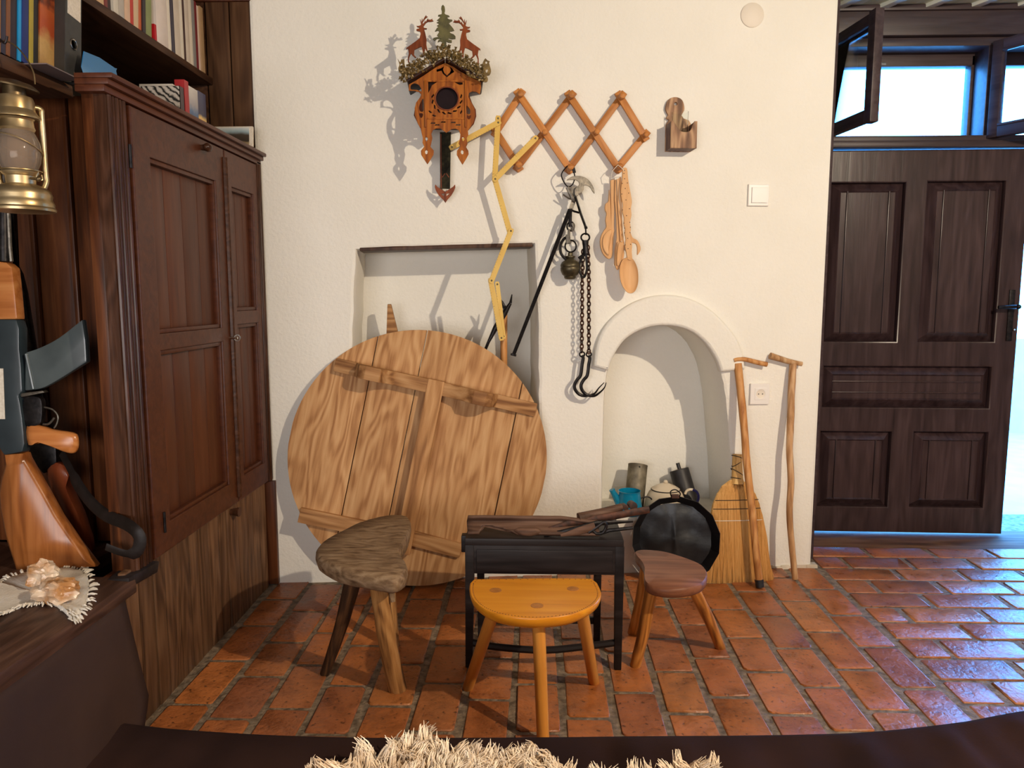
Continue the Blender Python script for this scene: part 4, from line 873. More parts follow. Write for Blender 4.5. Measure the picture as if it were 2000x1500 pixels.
# things standing in the square niche behind it
zn = on(WM, 860, 870).y
a = wpt(760, 596, -.16); 
put('wooden_wedge', MB().prism([(x, y) for x, y in L2(WM, [(757, 594), (764, 594), (784, 676), (786, 868), (748, 868)], -.16)], -.175, -.15).mesh('wooden_wedge', .003), M_PINEX, None, WM, 'pointed brown wooden stake standing in the square niche', 'stake')
q = L2(WM, [(986, 612), (984, 640), (984, 868)], -.10)
t = put('axe_handle', None, None, None, WM, 'thin upright wooden handle standing in the niche behind the ruler', 'handle')
part('handle', MB().tube([(x, y, -.10) for x, y in q], [.010, .014, .013], 12), M_CANE, t, WM)
q = L2(WM, [(975, 583), (980, 590), (986, 602), (986, 616)], -.10)
part('blade', MB().tube([(x, y, -.095) for x, y in q], [.003, .006, .008, .006], 8), M_IRON, t, WM)
q = L2(WM, [(1000, 575), (997, 592), (985, 612), (968, 640), (954, 668), (900, 800)], -.07)
t = put('sickle', None, None, None, WM, 'dark curved iron tool lying across the right corner of the niche', 'tool')
part('tang', MB().tube([(q[0][0], q[0][1], -.07), (q[1][0], q[1][1], -.07)], [.002, .006], 8), M_IRON, t, WM)
part('handle', MB().tube([(x, y, -.07) for x, y in q[1:5]], [.006, .012, .011, .006], 10), M_IRON, t, WM)
part('shaft', MB().tube([(x, y, -.07) for x, y in q[4:]], [.006, .005], 8), M_IRON, t, WM)
# ================================================================== STOOLS AND BLACK TABLE
def seat_on(z, pts): 
    return [tuple(onZ(x, y, z)[:2]) for x, y in pts]
def leg(parent, foot, top, r0, r1, mat, bend=0.0, name='leg', seg=12, seed=1, rough=.0015):
    """tapering leg: r0 at the foot, r1 at the seat; grain along local x"""
    M_, ln2 = between(foot, top, (0, 1, 0.01)); rr = random.Random(seed)
    pts = [(ln2 * t, bend * math.sin(math.pi * t), 0) for t in [i / 7 for i in range(8)]]
    mb_ = MB().tube(pts, [r0 + (r1 - r0) * i / 7 for i in range(8)], seg)
    if rough: mb_.rough(rough, 16, seed)
    return part(name, mb_, mat, parent, M_, smooth=50)
# weathered three-legged stool
ZA = .395
pl = zp(3.571, 580, 960, [(128, 385), (200, 325), (290, 275), (400, 220), (500, 188), (610, 163), (715, 155), (775, 170), (795, 205), (792, 250), (768, 310), (722, 375), (706, 412), (722, 450), (762, 500), (768, 540), (738, 578), (680, 596), (600, 586), (480, 570), (350, 545), (220, 500), (130, 440)])
poly = sm(seat_on(ZA, pl), 3)
ca = Vector((sum(p[0] for p in poly) / len(poly), sum(p[1] for p in poly) / len(poly), 0))
sa = thing('stool', (ca.x, ca.y, 0), 'weathered grey-brown three-legged stool with a rough triangular seat', 'stool')
Ms = Matrix.Translation((0, 0, ZA))
part('seat', MB().slab(poly, [(-.052, .90), (-.044, .96), (-.022, .995), (-.008, .985), (0, .95), (.001, .6), (-.002, .25)]).rough(.004, 9, 2).rough(.0015, 45, 5), M_GNARL, sa, Ms, smooth=60)
f1, f2 = onZ(634, 1316), onZ(776, 1346); f3 = onZ(768, 1262)
t1 = onZ(692, 1120, ZA - .05); t2 = onZ(738, 1130, ZA - .05); t3 = onZ(752, 1050, ZA - .05)
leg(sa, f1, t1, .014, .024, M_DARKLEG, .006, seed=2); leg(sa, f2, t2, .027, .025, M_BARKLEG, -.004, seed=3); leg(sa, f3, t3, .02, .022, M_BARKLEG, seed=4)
pk0, pk1 = onY(760, 1130, t2.y + .02), onY(768, 1176, t2.y - .0)
part('peg', MB().tube([pk0, (pk0 + pk1) / 2, pk1], [.012, .010, .006], 6), M_GNARL, sa)
# yellow half-round stool
ZB = .33
pl = [(925, 1131), (1000, 1130), (1090, 1129), (1156, 1130), (1166, 1137), (1174, 1156), (1170, 1172), (1150, 1188), (1110, 1202), (1048, 1208), (990, 1203), (948, 1191), (924, 1172), (917, 1153), (918, 1138)]
q = seat_on(ZB, pl)
poly = sm(q[:4], 3, False) + sm(q[4:], 4, False)
sb_ = thing('stool', (on(Matrix.Translation((0, 0, ZB)), 1045, 1165).x, 1.9, 0), 'honey yellow varnished half-round stool with three round legs, nearest the bed', 'stool')
part('seat', MB().slab(poly, [(-.036, .80), (-.030, .90), (-.020, .975), (-.011, .995), (-.003, 1.0), (0, .985)]), M_HONEY, sb_, Matrix.Translation((0, 0, ZB)), smooth=45)
for (fx, fy), (tx, ty), sd_ in (((914, 1343), (962, 1200), 11), ((1061, 1452), (1052, 1216), 12), ((1160, 1332), (1137, 1196), 13)):
    leg(sb_, onZ(fx, fy), onZ(tx, ty, ZB - .034), .0155, .0165, M_HONEYZ, 0, seed=sd_, rough=0, seg=16)
M_TEN = plain('tenon_end_grain', (.34, .12, .02), (.50, .19, .03), ns=60, rough=.4)
for x, y in ((968, 1153), (1119, 1150), (1049, 1183)):
    c = onZ(x, y, ZB); part('tenon', MB().lathe([(.016, -.002), (.016, .0006), (.0, .0008)], 20), M_TEN, sb_, Matrix.Translation(c))
dots = MB(); rim = [Vector((ca_[0], ca_[1])) for ca_ in poly]; cc = sum(rim, Vector((0, 0))) / len(rim)
for i in range(0, len(rim)):
    for k in range(2):
        p = rim[i].lerp(rim[(i + 1) % len(rim)], k / 2); p = cc + (p - cc) * .945
        dots.lathe([(.0016, 0), (.0016, .0006)], 6, Matrix.Translation((p.x, p.y, ZB)))
part('burnt_border', dots, plain('burnt_border', (.22, .075, .012), rough=.6), sb_)
# kidney stool
ZK = .288
pl = zp(3.125, 1100, 840, [(436, 742), (460, 730), (510, 727), (600, 735), (690, 757), (780, 790), (850, 825), (880, 862), (878, 905), (840, 940), (760, 962), (640, 968), (545, 952), (500, 925), (492, 885), (494, 840), (476, 800), (448, 768)])
poly = sm(seat_on(ZK, pl), 3)
ck = Vector((sum(p[0] for p in poly) / len(poly), sum(p[1] for p in poly) / len(poly), 0))
sk = thing('stool', (ck.x, ck.y, 0), 'small stool with a reddish brown kidney seat and orange legs, by the broom', 'stool')
part('seat', MB().slab(poly, [(-.034, .90), (-.028, .97), (-.016, 1.0), (-.005, .995), (0, .965), (.0005, .5)]).rough(.002, 10, 3), M_KIDNEY, sk, Matrix.Translation((0, 0, ZK)), smooth=50)
for (fx, fy), (tx, ty), sd_, r0, r1 in (((1241, 1300), (1272, 1146), 21, .017, .019), ((1407, 1264), (1352, 1146), 22, .016, .018), ((1236, 1236), (1262, 1110), 23, .018, .019)):
    leg(sk, onZ(fx, fy), onZ(tx, ty, ZK - .032), r0, r1, M_KLEG, .004, seed=sd_)
# black table
TY = 2.092; ZT2 = onY(1060, 1052, TY).z
xA = onY(909, 1180, TY).x; xB = onY(1219, 1180, TY).x; TB = TY + .205
tb = thing('table', ((xA + xB) / 2, TY + .1, 0), 'low black painted table with thin legs behind the yellow stool', 'table')
part('top', MB().box(xA, xB - .004, TY - .004, TB + .01, ZT2 - .022, ZT2).rough(.0015, 9), M_BLACKWOOD, tb, bevel=.004)
za = onY(1060, 1122, TY).z
part('apron', MB().box(xA + .02, xB - .02, TY, TY + .016, za, ZT2 - .022), M_BLACKWOOD, tb, bevel=.002)
part('apron', MB().box(xA + .02, xB - .02, TB - .02, TB - .004, za, ZT2 - .022), M_BLACKWOOD, tb, bevel=.002)
part('apron_panel', MB().box(xA + .034, xB - .036, TY - .003, TY + .002, za + .008, ZT2 - .034), M_BLACKWOOD, tb, bevel=.0015)
for x in (xA + .004, xB - .030): part('side_rail', MB().box(x, x + .024, TY, TB, za + .005, ZT2 - .022), M_BLACKWOOD, tb, bevel=.002)
for x0, x1, yy0, fx in ((xA, xA + .026, TY - .001, -.004), (xB - .028, xB - .002, TY - .001, .0), (xB - .075, xB - .05, TB - .03, 0), (xA + .02, xA + .044, TB - .03, 0)):
    mb_ = MB(); vs = []
    for z, k in ((0, .8), (za, 1.0), (ZT2 - .022, 1.0)):
        cxx = (x0 + x1) / 2 + (fx if z == 0 else 0); hw = (x1 - x0) / 2 * k
        vs += [(cxx - hw, yy0, z), (cxx + hw, yy0, z), (cxx + hw, yy0 + 2 * hw, z), (cxx - hw, yy0 + 2 * hw, z)]
    fs = [(3, 2, 1, 0), (8, 9, 10, 11)] + [(j * 4 + i, j * 4 + (i + 1) % 4, j * 4 + 4 + (i + 1) % 4, j * 4 + 4 + i) for j in range(2) for i in range(4)]
    part('leg', mb_.add(vs, fs), M_BLACKWOOD, tb, bevel=.002)
zs_ = onY(1090, 1262, TY + .01).z
part('stretcher', MB().tube(sm([(xA + .013, TY + .012, zs_ + .008), (xA + .09, TY + .004, zs_ - .002), ((xA + xB) / 2, TY - .004, zs_ - .006), (xB - .10, TY + .006, zs_ + .004), (xB - .014, TY + .012, zs_ + .014)], 4, False), .011, 8), M_BLACKWOOD, tb)
part('stretcher', MB().box(xA + .03, xB - .06, TB - .022, TB - .008, zs_ - .01, zs_ + .012), M_BLACKWOOD, tb, bevel=.002)
part('runner_end', MB().box(xA - .014, xA + .002, TY + .03, TY + .06, ZT2 - .055, ZT2 - .004), M_BLACKWOOD, tb, bevel=.003)
# old scoop on the table
def T(px, py, dy=0.0):
    p = onY(px, py, TY + .10 + dy); return p
x0 = onY(914, 1030, TY + .02).x; x1 = onY(1170, 1030, TY + .03).x; hT = onY(1000, 1007, TY + .05).z - ZT2
sc_ = thing('wooden_scoop', ((x0 + x1) / 2, TY + .06, ZT2), 'long hollowed old brown wooden scoop lying on the black table', 'scoop')
vs = []; fs = []; nu = 24; nv = 10
for i in range(nu + 1):
    s = i / nu; x = x0 + (x1 - x0) * s; k = 1.0 if s < .72 else 1 - (s - .72) * .9
    for j in range(nv + 1):
        t_ = j / nv; q_ = t_ if not (3 <= i <= 8 and j < 3) else max(t_, .30 - .045 * (i - 3))
        vs.append((x - .006 * math.sin(math.pi * t_) * (1 if i == 0 else 0), TY + .014 + .042 * math.sin(math.pi * q_ * .8), ZT2 + .004 + hT * k * q_))
for i in range(nu):
    for j in range(nv): fs.append((i * (nv + 1) + j, (i + 1) * (nv + 1) + j, (i + 1) * (nv + 1) + j + 1, i * (nv + 1) + j + 1))
bw = part('bowl', MB().add(vs, fs).rough(.0015, 18), M_SCOOP, sc_); so = bw.modifiers.new('thick', 'SOLIDIFY'); so.thickness = .009; so.offset = 1
h0 = T(1130, 1012, -.05); h1 = T(1214, 990, -.01)
part('handle', MB().tube([h0, (h0 + h1) / 2, h1], [.016, .012, .011], 12), M_SCOOP, sc_)
k0 = T(1030, 1036, -.09); part('knot', MB().ball((0, 0, 0), .040, .012, .014).rough(.004, 30), M_SCOOP, sc_, Matrix.Translation((k0.x, k0.y + .004, ZT2 + .016)))
# fire tongs and sheep shears on top of it
tg = thing('fire_tongs', (T(1150, 1030).x, TY + .05, ZT2), 'long rusty flat iron fire tongs lying across the black table', 'tongs')
q = [T(1062, 1037, -.07), T(1110, 1023, -.06), T(1165, 1014, -.05), T(1268, 995, -.03)]
part('arm', MB().tube(q, [.006, .011, .012, .011], 8, flat=.4, up=(0, 0, 1)), M_RUST, tg)
q = [T(1062, 1046, -.08), T(1120, 1035, -.08), T(1165, 1022, -.07), T(1236, 1018, -.04)]
part('arm', MB().tube(q, [.005, .009, .008, .004], 8, flat=.5, up=(0, 0, 1)), M_IRON, tg)
for x, y in ((1237, 988), (1222, 991)):
    p = T(x, y, .02); part('disc_end', MB().tube([p + Vector((0, -.003, 0)), p + Vector((0, .06, -.012))], [.0125 if x > 1230 else .009] * 2, 16), M_RUST, tg)
shr = thing('sheep_shears', (T(1160, 1035).x, TY + .02, ZT2), 'black iron shears with a looped spring handle at the right table end', 'shears')
q = [T(1095, 1046, -.095), T(1130, 1038, -.09), T(1162, 1027, -.085)]
part('blade', MB().tube(q, [.004, .012, .011], 8, flat=.35, up=(0, 0, 1)), M_SCOOP, shr)
q = [T(x, y, -.085) for x, y in ((1150, 1040), (1168, 1028), (1180, 1020), (1184, 1028), (1178, 1040), (1165, 1042), (1158, 1036))]
part('spring_loop', MB().tube(sm(q, 4, False), .0048, 8), M_IRON, shr)
q = [T(x, y, -.07) for x, y in ((1172, 1042), (1190, 1036), (1236, 1031))]
part('blade', MB().tube(q, [.006, .006, .005], 8), M_IRON, shr)

# ================================================================== PAN, POTS, BROOM, STICKS
pcw = .126
pc = wpt(1320, 1062, pcw); rp_ = (on(WM, 1406, 1062, pcw) - on(WM, 1234, 1062, pcw)).x / 2 * .965
PM = WM @ Matrix.Translation(on(WM, 1320, 1062, pcw)) @ Matrix.Rotation(rad(-8), 4, 'X') @ Matrix.Rotation(rad(-12), 4, 'Y')
low = min((PM @ Vector((rp_ * math.cos(t), rp_ * math.sin(t), 0))).z for t in [i * .1 for i in range(63)])
PM = Matrix.Translation((0, 0, .008 - low)) @ PM
pan = put('pan', None, None, None, PM, 'large round black baking pan leaning against the wall behind the kidney stool', 'pan')
part('side_wall', MB().lathe([(rp_ * .835, -.040), (rp_ * .985, 0), (rp_, .004), (rp_ * 1.01, 0), (rp_ * .86, -.044)], 14, a0=.15, cap=False), M_PANRIM, pan, PM, smooth=20)
mb_ = MB(); nr = 14; vs = [(0, 0, -.038)]; fs = []
for j in range(1, nr + 1):
    for k in range(40): vs.append((rp_ * .845 * j / nr * math.cos(k * math.pi / 20), rp_ * .845 * j / nr * math.sin(k * math.pi / 20), -.038))
fs = [(0, 1 + k, 1 + (k + 1) % 40) for k in range(40)] + [(1 + j * 40 + k, 1 + (j + 1) * 40 + k, 1 + (j + 1) * 40 + (k + 1) % 40, 1 + j * 40 + (k + 1) % 40) for j in range(nr - 1) for k in range(40)]
mb_.add(vs, fs).rough(.010, 14, 3); mb_.v = [(x, y, z + .006 * math.exp(-(x / .008) ** 2) * 1) for x, y, z in mb_.v]
part('base', mb_, M_PAN, pan, PM, smooth=60)
part('hanging_loop', MB().tube(sm([(.0 - .014, rp_ - .004, 0), (-.018, rp_ + .018, .006), (0, rp_ + .026, .008), (.018, rp_ + .012, .006), (.014, rp_ - .004, 0)], 4, False), .0025, 8), M_IRON, pan, PM)
part('loop_bracket', MB().box(-.014, .014, rp_ - .008, rp_ + .008, -.004, .006), M_RUST, pan, PM, bevel=.002)
# pots in the arched niche
zn2 = on(WM, 1300, 1010).y
NF = zn2 + .0
def N(px, py, w): return wpt(px, py, w)
def npx(px0, px1, w, py=970): return (on(WM, px1, py, w) - on(WM, px0, py, w)).x
w = -.052
c = on(WM, 1229, 980, w); hb_ = on(WM, 1229, 959, w).y - NF
MP_ = WM @ Matrix.Translation((c.x, NF + .002, w)) @ Matrix.Rotation(rad(-90), 4, 'X')
r1 = npx(1210, 1252, w) / 2
cp_ = put('coffee_pot', None, None, None, MP_, 'bright blue enamel coffee pot with a short spout in the arched niche', 'coffee pot')
part('body', MB().lathe([(r1 * 1.05, 0), (r1 * 1.15, .006), (r1 * 1.18, .03), (r1 * 1.08, hb_ * .55), (r1 * 1.0, hb_ * .86), (r1 * .99, hb_ - .004), (r1 * 1.03, hb_), (r1 * .97, hb_), (r1 * .95, hb_ * .8), (r1 * .95, .01)], 32), M_BLUE, cp_, MP_)
sp1 = on(WM, 1195, 957, w); sp0 = on(WM, 1213, 990, w)
part('spout', MB().tube([(sp0.x + .012 - c.x, 0, sp0.y - NF - .02), (sp0.x - c.x, 0, sp0.y - NF), (sp1.x + .006 - c.x, 0, sp1.y - NF - .012), (sp1.x - c.x, 0, sp1.y - NF)], [.022, .019, .011, .012], 12), M_BLUE, cp_, MP_)
hq = [on(WM, x, y, w) for x, y in ((1250, 975), (1262, 971), (1272, 975), (1276, 985), (1274, 995), (1262, 1004), (1252, 1004))]
part('handle', MB().tube(sm([(p.x - c.x, 0, p.y - NF) for p in hq], 4, False), .0028, 8), M_IRON, cp_, MP_)
# tin can leaning on the back wall
w = -.20
b0 = on(WM, 1232, 968, w); t0 = on(WM, 1246, 907, w); rt = npx(1226, 1263, w, 907) / 2
def leaning(name, top, w_top, dirpx, length, r, label, cat, mat, topmat):
    a = on(WM, top[0], top[1], w_top); d = on(WM, dirpx[0], dirpx[1], w_top) - a; d = Vector((d.x, d.y, .05)).normalized()
    ax = -(WM.to_3x3() @ d); M_ = frame(WM @ a, ax.orthogonal(), ax)
    t = put(name, None, None, None, M_, label, cat)
    return t, M_
t, M_ = leaning('tin_can', (1246, 908), w, (1234, 965), .2, rt, 'tall dented grey tin can tilted behind the blue coffee pot', 'can', M_TIN, M_HOLE)
Lc = (on(WM, 1246, 908, w) - on(WM, 1226, 1008, w)).length - .006
part('body', MB().lathe([(rt * .96, -Lc), (rt, -Lc + .004), (rt, -.004), (rt * 1.02, 0), (rt * .97, 0), (rt * .95, -.006)], 28, cap=False).lathe([(.0005, -Lc), (rt * .96, -Lc)], 28, cap=False), M_TIN, t, M_)
part('lid', MB().lathe([(.0005, -.010), (rt * .95, -.010)], 28, cap=False), M_TIN, t, M_)
part('rivet_hole', MB().ball((0, 0, 0), .0045), M_HOLE, t, Matrix.Translation(wpt(1249, 912, w + rt * 1.0)))
w = -.215
rt2 = npx(1307, 1344, w, 918) / 2
t, M_ = leaning('canister', (1326, 917), w, (1342, 990), .2, rt2, 'black cylindrical canister with a short pipe stub tilted behind the teapot', 'canister', M_CAN, M_RUSTTOP)
Lc = (on(WM, 1326, 917, w) - on(WM, 1344, 1006, w)).length - .006
part('body', MB().lathe([(.0005, -Lc), (rt2, -Lc), (rt2, -.003), (rt2 * .97, 0), (rt2 * .9, .0005)], 28, cap=False), M_CAN, t, M_)
part('top', MB().lathe([(rt2 * .92, -.001), (rt2 * .3, .002), (.0005, .002)], 28, cap=False), M_RUSTTOP, t, M_)
part('pipe_stub', MB().lathe([(.008, 0), (.008, .028), (.005, .028), (.005, .01)], 14), M_CAN, t, M_ @ Matrix.Translation((0.004, 0, 0)))
# cream teapot
w = -.088
c = on(WM, 1299, 985, w); MP_ = WM @ Matrix.Translation((c.x, NF + .002, w)) @ Matrix.Rotation(rad(-90), 4, 'X')
r3 = npx(1262, 1338, w) / 2; hz = lambda y: on(WM, 1299, y, w).y - NF
tp = put('teapot', None, None, None, MP_, 'cream enamel teapot with pointed lid and navy handle in the arched niche', 'teapot')
part('body', MB().lathe([(r3 * .7, 0), (r3 * .95, .012), (r3 * 1.05, hz(992)), (r3 * .98, hz(975)), (r3 * .82, hz(962)), (r3 * .70, hz(957)), (r3 * .66, hz(955))], 36), M_CREAM, tp, MP_)
ld = part('lid', MB().lathe([(r3 * .70, hz(957.5)), (r3 * .71, hz(955)), (r3 * .50, hz(950)), (r3 * .22, hz(945.5)), (.006, hz(944))], 32), M_CREAM, tp, MP_)
part('lid_knob', MB().lathe([(.006, hz(944.5)), (.010, hz(942)), (.006, hz(939)), (.001, hz(938.5))], 14), M_CREAM, ld, MP_)
part('rim', MB().tube([(r3 * .715 * math.cos(a), r3 * .715 * math.sin(a), hz(956.5)) for a in [i * math.pi / 18 for i in range(36)]], .0018, 6, True), M_IRON, tp, MP_)
hq = [on(WM, x, y, w) for x, y in ((1338, 966), (1341, 960), (1347, 957), (1354, 957.5))]
part('handle_top', MB().tube(sm([(p.x - c.x, 0, p.y - NF) for p in hq], 4, False), .0055, 10), M_CREAM, tp, MP_)
hq = [on(WM, x, y, w) for x, y in ((1352, 957), (1360, 961), (1364, 970), (1362, 980), (1354, 990), (1340, 996))]
part('handle', MB().tube(sm([(p.x - c.x, 0, p.y - NF) for p in hq], 4, False), .0058, 10), M_NAVY, tp, MP_)
# broom
zbW = on(WM, 1440, 1150, .13)
BL = math.atan2(.100, .55)
BMx = WM @ Matrix.Translation((0, .006, .117)) @ Matrix.Rotation(-BL, 4, 'X')
B_ = lambda x, y, w=0: on(BMx, x, y, w)
br = put('broom', None, None, None, BMx @ Matrix.Translation((B_(1440, 1150).x, 0, 0)), 'straw hand broom with bound handle leaning on the white wall', 'broom')
hp = [B_(1440, y) for y in (887, 900, 915, 934, 945)]
hw = [npx(1431, 1449, .1) / 2, npx(1430, 1449, .1) / 2, npx(1428, 1448, .1) / 2, npx(1427, 1449, .1) / 2, npx(1425, 1452, .1) / 2]
part('handle', MB().tube([(p.x, p.y, 0) for p in hp], hw, 14), M_STRAW, br, BMx)
bd_ = MB()
for y_, dy in ((892, 3), (905, -6), (922, 7), (934, 2)):
    a_ = B_(1439, y_); r_ = (npx(1431, 1449, .1) if y_ < 915 else npx(1428, 1449, .1)) / 2 + .0006; sl = (B_(1439, y_ + dy).y - a_.y)
    bd_.tube([(a_.x + r_ * math.cos(t), a_.y + sl * math.cos(t), r_ * math.sin(t)) for t in [i * math.pi / 10 for i in range(20)]], .0018, 5, True)
part('binding', bd_, M_TWINE, br, BMx)
edge = [(937, 1428, 1448), (950, 1412, 1464), (965, 1402, 1474), (985, 1395, 1481), (1005, 1391, 1486), (1050, 1386, 1494), (1100, 1381, 1500), (1150, 1376, 1508)]
ctr = []
core = []
for y_, l_, r_ in edge: core.append((B_(l_ + 4, y_), B_(r_ - 4, y_)))
vs = []; fs = []
core = core[:6] + [(core[6][0].lerp(core[6][1], .2), core[6][0].lerp(core[6][1], .8))]
for a_, b_ in core:
    for sgn in (-1, 1): 
        for k in range(6): 
            p = a_.lerp(b_, k / 5 if sgn > 0 else 1 - k / 5); th_ = .015 * math.sqrt(max(.05, 1 - ((k / 5 if sgn > 0 else 1 - k / 5) * 2 - 1) ** 2)); vs.append((p.x, p.y, sgn * th_))
for j in range(len(core) - 1):
    for k in range(12): fs.append((j * 12 + k, j * 12 + (k + 1) % 12, (j + 1) * 12 + (k + 1) % 12, (j + 1) * 12 + k))
part('straw_core', MB().add(vs, fs), M_STRAWD, br, BMx, smooth=60)
st_ = MB(); rr = random.Random(9)
for i in range(1000):
    u = rr.random(); dp = rr.choice((-1, 1, 1)); 
    if rr.random() < .12: u = rr.choice((rr.uniform(-.01, .03), rr.uniform(.97, 1.01)))
    pts = []; th_ = .016 * math.sqrt(max(.06, 1 - (min(1, max(0, u)) * 2 - 1) ** 2)) * rr.uniform(.8, 1.12); jx = rr.uniform(-.012, .012); yend = 1154 + rr.uniform(-26, 3)
    wob = rr.uniform(-.0035, .0035)
    for j, (y_, l_, r_) in enumerate(edge):
        yy_ = min(y_, yend); p = B_(l_ + (r_ - l_) * u, yy_)
        k = j / (len(edge) - 1); pts.append((p.x + jx * k * k + wob * math.sin(j * 1.7), p.y, dp * th_ * (.55 + .45 * min(1, k * 3))))
    st_.tube(pts, [.0017] * 7 + [.0006], 3)
put('straw', st_.mesh('straw', smooth=0), M_STRAW, br, BMx, kind='stuff')
sw = MB()
for y_, l_, r_ in ((977, 1396, 1480), (994, 1392, 1484)):
    for sgn in (1,):
        a_, b_ = B_(l_, y_), B_(r_, y_); sw.tube([(a_.x + (b_.x - a_.x) * k / 10, a_.y, .0195 * math.sqrt(max(.1, 1 - (k / 5 - 1) ** 2))) for k in range(11)], .0016, 5)
part('stitching', sw, M_TWINE, br, BMx)
sw = MB(); a_, b_ = B_(1390, 1017), B_(1487, 1017); sw.tube([(a_.x + (b_.x - a_.x) * k / 10, a_.y, .0195 * math.sqrt(max(.1, 1 - (k / 5 - 1) ** 2))) for k in range(11)], .0014, 5)
part('stitching', sw, M_STRING, br, BMx)
# the two walking sticks
def stick(name, shaft, wfoot, wtop, handle, radii, hr, mat, label, ferrule=None):
    n = len(shaft); y0_, y1_ = shaft[0][1], shaft[-1][1]
    wv = lambda y: wtop + (wfoot - wtop) * (y - y0_) / (y1_ - y0_)
    pts = [wpt(x, y, wv(y)) for x, y in shaft]; pts[-1].z = max(pts[-1].z, .004)
    t = thing(name, (pts[-1].x, pts[-1].y, 0), label, 'walking stick')
    sp_ = [Vector(p) for p in sm(pts, 4, False)]; rr = [radii[0] + (radii[1] - radii[0]) * i / (len(sp_) - 1) for i in range(len(sp_))]
    Mx = frame(pts[-1], WU, WN); Mi = Mx.inverted()
    part('shaft', MB().tube([Mi @ p for p in sp_], rr, 12).rough(.0015, 18, 4), mat, t, Mx, smooth=60)
    hq = [Mi @ wpt(x, y, wtop + .004) for x, y in handle]
    part('handle', MB().tube(sm(hq, 4, False), hr, 12).rough(.001, 20, 2), mat, t, Mx, smooth=60)
    if ferrule:
        k = int(len(sp_) * .93); part('ferrule', MB().tube([Mi @ sp_[k], Mi @ sp_[-1]], [.0165, .0155], 12), M_CAN, t, Mx)
    return t
stick('walking_stick', [(1441, 710), (1446, 760), (1453, 830), (1458, 900), (1468, 985), (1475, 1065), (1484, 1150)], .20, .022, [(1433, 704), (1440, 702), (1454, 702), (1472, 706), (1498, 712)], (.0155, .0135), [.008, .0125, .0125, .011, .0095], M_CANE, 'brown walking stick with black rubber foot crossing in front of the broom', True)
stick('walking_stick', [(1549, 708), (1546, 760), (1544, 830), (1542, 880), (1545, 940), (1542, 1000), (1546, 1060), (1553, 1134)], .135, .018, [(1504, 695), (1520, 700), (1540, 706), (1566, 711)], (.0145, .0115), [.0135, .013, .0125, .009], M_CANE2, 'pale bare walking stick standing alone at the end of the white wall')
# ================================================================== CLOCK
CW = .150
A = lambda pts, w=CW: L2(WM, zp(9.0909, 760, 0, pts), w)
Bq = lambda pts, w=CW: L2(WM, zp(5.357, 780, 120, pts), w)
ck = thing('clock', wpt(868, 200, 0), 'carved brown wall clock case with two stags, a fir tree and leafy roof', 'clock')
front = [(100, 240), (180, 195), (250, 150), (330, 95), (400, 50), (480, 15), (560, 52), (640, 105), (720, 150), (800, 190), (855, 215), (855, 275), (842, 342), (800, 316), (760, 312), (728, 330), (722, 370), (747, 420), (785, 490), (793, 560), (775, 640), (740, 690), (717, 720), (722, 770), (704, 800), (714, 860), (698, 895), (722, 935), (725, 970), (695, 1025), (660, 1080), (627, 1025), (600, 975), (602, 935), (638, 890), (620, 855), (634, 800), (638, 760), (622, 720), (590, 702), (545, 707), (515, 730), (490, 746), (465, 725), (430, 702), (385, 699), (350, 717), (335, 755), (345, 800), (335, 850), (325, 892), (360, 932), (357, 975), (327, 1025), (293, 1076), (260, 1025), (228, 975), (225, 935), (260, 890), (242, 850), (246, 800), (235, 760), (222, 700), (188, 640), (163, 560), (160, 490), (175, 430), (214, 378), (228, 345), (205, 318), (150, 305), (98, 306)]
holes = [sm([(122, 245), (165, 228), (205, 248), (230, 290), (226, 312), (180, 296), (122, 292)], 3), sm([(205, 480), (224, 425), (250, 392), (252, 512), (220, 522)], 3), sm([(206, 545), (245, 545), (240, 582), (222, 588)], 3),
         sm([(702, 462), (738, 500), (740, 545), (715, 552), (696, 520)], 3), sm([(708, 566), (720, 560), (727, 572), (735, 560), (748, 566), (745, 590), (727, 608), (709, 590)], 2),
         circ(497, 388, 118, 40), [(300, 212), (395, 214), (340, 250), (318, 300), (302, 330)], [(575, 216), (662, 218), (662, 240), (630, 246)],
         [(270, 935), (284, 925), (298, 940), (292, 965), (280, 972), (268, 955)], [(645, 935), (656, 925), (672, 940), (668, 968), (655, 972), (643, 955)], sm([(272, 800), (285, 790), (300, 810), (282, 836)], 2), sm([(655, 800), (668, 790), (684, 810), (666, 836)], 2),
         [(392, 108), (388, 85), (440, 68), (468, 48), (456, 85), (470, 120), (497, 146), (528, 116), (540, 88), (524, 52), (548, 70), (575, 108), (545, 126), (497, 165), (455, 128), (442, 96)]]
for a0 in range(16):
    a_ = a0 * 2 * math.pi / 16 + .2; cx_, cy_ = 497 + 152 * math.cos(a_), 392 + 152 * math.sin(a_)
    t_ = a_ + math.pi / 2 + .35; hl, hw_ = 26, 10
    lp_ = [(-hl, 3), (-hl * .4, -hw_), (hl * .5, -hw_ * .6), (hl, -5), (hl * .6, hw_), (-hl * .3, hw_ * .6)]
    pp = [(cx_ + x * math.cos(t_) - y * math.sin(t_), cy_ + x * math.sin(t_) + y * math.cos(t_)) for x, y in lp_]
    if all(290 < p[0] < 670 and 300 < p[1] < 598 for p in pp): holes.append(pp)
for a_ in (38, 54, 126, 142):
    a_ = rad(a_); cx_, cy_ = 485 + 205 * math.cos(a_), 402 + 205 * math.sin(a_); t_ = a_ + math.pi / 2 - .3
    pp = [(cx_ + x * math.cos(t_) - y * math.sin(t_), cy_ + x * math.sin(t_) + y * math.cos(t_)) for x, y in [(-22, 4), (-8, -9), (12, -6), (24, -3), (14, 9), (-6, 7)]]
    if all(296 < p[0] < 668 and 218 < p[1] < 586 for p in pp): holes.append(pp)
